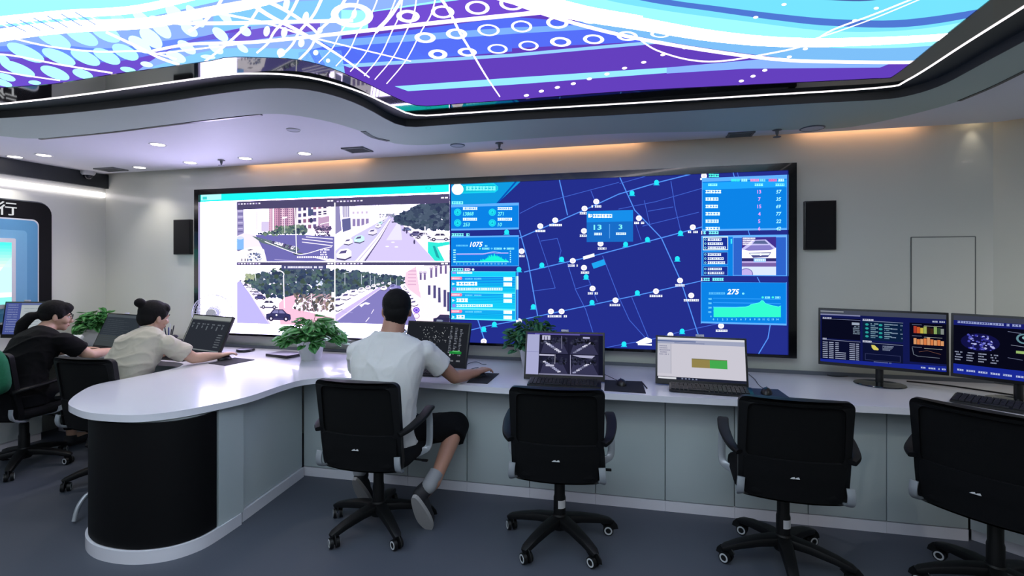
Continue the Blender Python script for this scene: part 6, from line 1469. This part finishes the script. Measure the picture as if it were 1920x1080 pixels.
# desk phone
p = ony(333, 650, 3.52); t = thing('desk_phone', 'black desk phone between the two women at their computers', 'phone', (-3.97, 3.52, ZT + .004), math.radians(-15))
bm = bmesh.new(); T = Matrix.Rotation(math.radians(22), 4, 'X'); box(bm, (0, .01, .052), (.16, .18, .035), T, bev=.008); box(bm, (0, .04, .03), (.13, .10, .058), bev=.006); obj('base', bm, M_bez, t)
bm = bmesh.new(); sweep(bm, catmull([(-.055, -.075, .058), (-.055, -.05, .085), (-.055, .06, .115), (-.055, .085, .105)], 4), rrect(.04, .026, .009, 2)); obj('handset', bm, M_bez, t)
bm = bmesh.new()
for i in range(3):
    for j in range(4): box(bm, (.005 + i * .025, -.045 + j * .022, .062), (.017, .013, .006), T)
obj('keypad', bm, M_grey, t)
# pen cup
p = ony(316, 640, 3.74); t = thing('pen_cup', 'dark pen cup behind the desk phone', 'pen cup', (p.x, 3.74, ZT))
bm = bmesh.new(); lathe(bm, [(.038, 0), (.042, .095), (.039, .095), (.036, .004), (0, .004)], seg=24); obj('cup', bm, mat('wire_black', '#191b22', .5), t)
for k, (dx, dy, h, c) in enumerate(((-.03, .0, .175, '#20243c'), (-.01, .02, .19, '#c8ccd4'), (.012, -.01, .165, '#2c3c7c'), (.03, .01, .18, '#1a1c24'), (.04, -.015, .15, '#1a1c24'), (-.045, -.01, .14, '#3c4468'))):
    bm = bmesh.new(); cyl(bm, (dx * .4, dy * .4, .006), (dx * 1.5, dy * 1.5, h), .0045, seg=10); cyl(bm, (dx * 1.5, dy * 1.5, h), (dx * 1.56, dy * 1.56, h + .008), .0045, .002, seg=10)
    o = obj('pen', bm, mat('pen_%d' % k, c, .4)); o.location = (p.x, 3.74, ZT + .005); tag(o, ('dark blue pen leaning left in the pen cup', 'pale tall pen in the pen cup', 'blue pen in the middle of the pen cup', 'tall black pen leaning right in the pen cup', 'short black pen leaning far right in the pen cup', 'short slate pen leaning far left in the pen cup')[k], 'pen', 'pens in the cup')
# desk fan
p = ony(393, 588, 3.72); t = thing('desk_fan', 'white desk fan with a thin round cage behind the computer of the woman in beige', 'fan', (p.x, 3.765, ZT), math.radians(25)); zc = p.z - ZT
bm = bmesh.new(); lathe(bm, [(.066, 0), (.066, .012), (.04, .022), (.018, .03)], seg=32); obj('foot', bm, M_white, t)
bm = bmesh.new(); cyl(bm, (0, .03, .02), (0, .03, zc), .013, seg=14); obj('pole', bm, M_white, t)
TF = Matrix.Translation((0, 0, zc)) @ Matrix.Rotation(PI / 2, 4, 'X')
bm = bmesh.new(); lathe(bm, [(0, -.10), (.04, -.095), (.062, -.06), (.066, -.02), (.05, 0)], seg=28, M=TF); obj('motor_housing', bm, M_white, t)
bm = bmesh.new(); lathe(bm, [(.045, .055), (.042, .062), (0, .064)], seg=28, M=TF); obj('cage_badge', bm, M_white, t)
bm = bmesh.new()
for r, z in ((.17, .02), (.168, .035), (.16, .008), (.12, .052), (.08, .058)):
    P = [TF @ Vector((r * math.cos(a), r * math.sin(a), z)) for a in (2 * PI * i / 48 for i in range(49))]; tube(bm, P, .0016 if r < .165 else .003, 5, up=(0, 1, 0.01))
for k in range(36):
    a = 2 * PI * k / 36; c, s = math.cos(a), math.sin(a)
    tube(bm, [TF @ Vector((r * c, r * s, z)) for r, z in ((.04, .06), (.10, .056), (.15, .046), (.17, .02), (.15, -.01), (.06, -.03))], .0009, 4, up=(0.01, 1, 0))
obj('cage', bm, M_wire, t)
for k in range(3):
    bm = bmesh.new(); a0 = 2 * PI * k / 3; Q = []
    for i in range(7):
        a = a0 + i * .22; Q.append([bm.verts.new(TF @ Vector((r * math.cos(a), r * math.sin(a), .012 + (i - 3) * .006))) for r in (.03, .09, .145 - abs(i - 3) * .006)])
    for A, B in zip(Q[:-1], Q[1:]):
        for j in range(2): bm.faces.new((A[j], A[j+1], B[j+1], B[j]))
    q = obj('blade', bm, M_clear, t); m_ = q.modifiers.new('Solidify', 'SOLIDIFY'); m_.thickness = .0015
# papers near the plant and items at the left edge
def sheets(px, py, Y, n, lab, deg, sx=.21, sy=.297, m=M_paper, z=ZT, name='paper_stack'):
    p = ony(px, py, Y); bm = bmesh.new(); rr = random.Random(n)
    for k in range(n): box(bm, (rr.uniform(-.004, .004), rr.uniform(-.004, .004), .002 + k * .004), (sx, sy, .0035), Matrix.Rotation(rr.uniform(-.06, .06), 4, 'Z'))
    o = obj(name, bm, m); o.location = (p.x, Y, z + .0005); o.rotation_euler = (0, 0, math.radians(deg)); tag(o, lab, 'papers'); return o
sheets(100, 640, 3.60, 4, 'low stack of white papers at the wall behind the woman in black', 10)
# leaning white folder
p = ony(140, 630, 3.60); bm = bmesh.new(); T = Matrix.Rotation(math.radians(38), 4, 'X'); box(bm, (0, 0, 0), (.26, .19, .03), T, bev=.004); zmin = min(v.co.z for v in bm.verts)
for v in bm.verts: v.co.z -= zmin
o = obj('document_box', bm, M_paper); o.location = (-4.84, 3.26, ZT + .001); o.rotation_euler = (0, 0, math.radians(12)); tag(o, 'pale leaning document box in front of the corner plant', 'box')
p = Vector((-5.03, 2.95, ZT)); bm = bmesh.new(); lathe(bm, [(.035, 0), (.04, .09), (.036, .09), (.033, .005), (0, .005)], seg=24); o = obj('cup', bm, mat('pale_yellow_cup', '#c4c08c', .5)); o.location = (-5.02, 2.80, ZT + .0005); tag(o, 'pale yellow cup on the worktop by the left wall', 'cup')
bm = bmesh.new(); box(bm, (0, 0, .02), (.16, .20, .04), bev=.01); o = obj('tissue_box', bm, M_white); o.location = (-5.05, 2.56, ZT + .0005); tag(o, 'white flat tissue box on the worktop at the left edge', 'box')
bm = bmesh.new(); lathe(bm, [(.03, 0), (.034, .05), (.03, .06), (.012, .065), (.012, .075), (0, .076)], seg=20); o = obj('jar', bm, mat('dark_jar', '#25261c', .2)); o.location = (-5.0, 2.67, ZT + .0005); tag(o, 'small dark jar beside the flat tissue box', 'jar')
# cables
def cable(pts, lab, r=.0022):
    P = [onz(x, y, ZT) + Vector((0, 0, .004 + dz)) for x, y, dz in pts]; o0 = P[0].copy(); bm = bmesh.new(); tube(bm, catmull([q - o0 for q in P], 6), r, 6); o = obj('cable', bm, M_cable); o.location = o0; tag(o, lab, 'cable')
cable([(866, 690, 0), (880, 683, .004), (893, 680, .002), (905, 684, 0), (912, 684, 0)], 'black cable loop by the hand of the man')
cable([(866, 696, 0), (880, 694, 0), (890, 691, .0), (897, 690, 0)], 'second thin black cable beside the computer of the man')
cable([(1205, 719, .0), (1209, 724, 0), (1213, 729, 0)], 'short black strap hanging at the pad between the middle computers', .004)
cable([(1612, 690, .06), (1608, 702, .01), (1590, 706, 0), (1560, 706, 0), (1545, 702, 0)], 'black cable falling behind the left joined monitor', .003)
cable([(1700, 716, 0), (1760, 722, 0), (1820, 730, 0), (1900, 742, 0)], 'black cable running along the wall behind the joined monitors', .005)
p = onz(443, 660, ZT); bm = bmesh.new(); lathe(bm, [(.07, 0), (.075, .01), (.07, .022), (.05, .026), (0, .027)], seg=28); o = obj('puck', bm, M_bez); o.location = (p.x + .05, p.y + .05, ZT + .0005); tag(o, 'round black device behind the computer of the woman in beige', 'device')
# white bent tube beside the pedestal and white foot ring at the left
bm = bmesh.new(); P = [onz(163, 908, .02) for _ in (0,)]; c0 = Vector((-3.13, 2.30, 0))
tube(bm, catmull([(.10, .10, .012), (.0, .08, .10), (-.05, .0, .14), (-.06, -.06, .09), (-.055, -.09, .012)], 6), .012, 12)
o = obj('bent_tube', bm, M_chr); o.location = c0; tag(o, 'pale bent metal tube at the floor left of the black pedestal', 'tube')
bm = bmesh.new()
prof = rrect(.44, .32, .11, 5); rings = []
for y, k in ((-.035, .86), (-.045, .95), (-.02, 1), (.02, .98), (.035, .85)): rings.append([bm.verts.new((a * k, y, b * k)) for a, b in prof])
for A, B in zip(rings[:-1], rings[1:]):
    for i in range(len(prof)): j = (i + 1) % len(prof); bm.faces.new((A[i], A[j], B[j], B[i]))
bm.faces.new(rings[0]); bm.faces.new(rings[-1])
o = obj('cushion', bm, M_green, ang=60); o.location = (-4.27, 2.395, .79); o.rotation_euler = (math.radians(8), 0, math.radians(3)); tag(o, 'green rounded cushion cover over the chair back at the left edge', 'cushion')
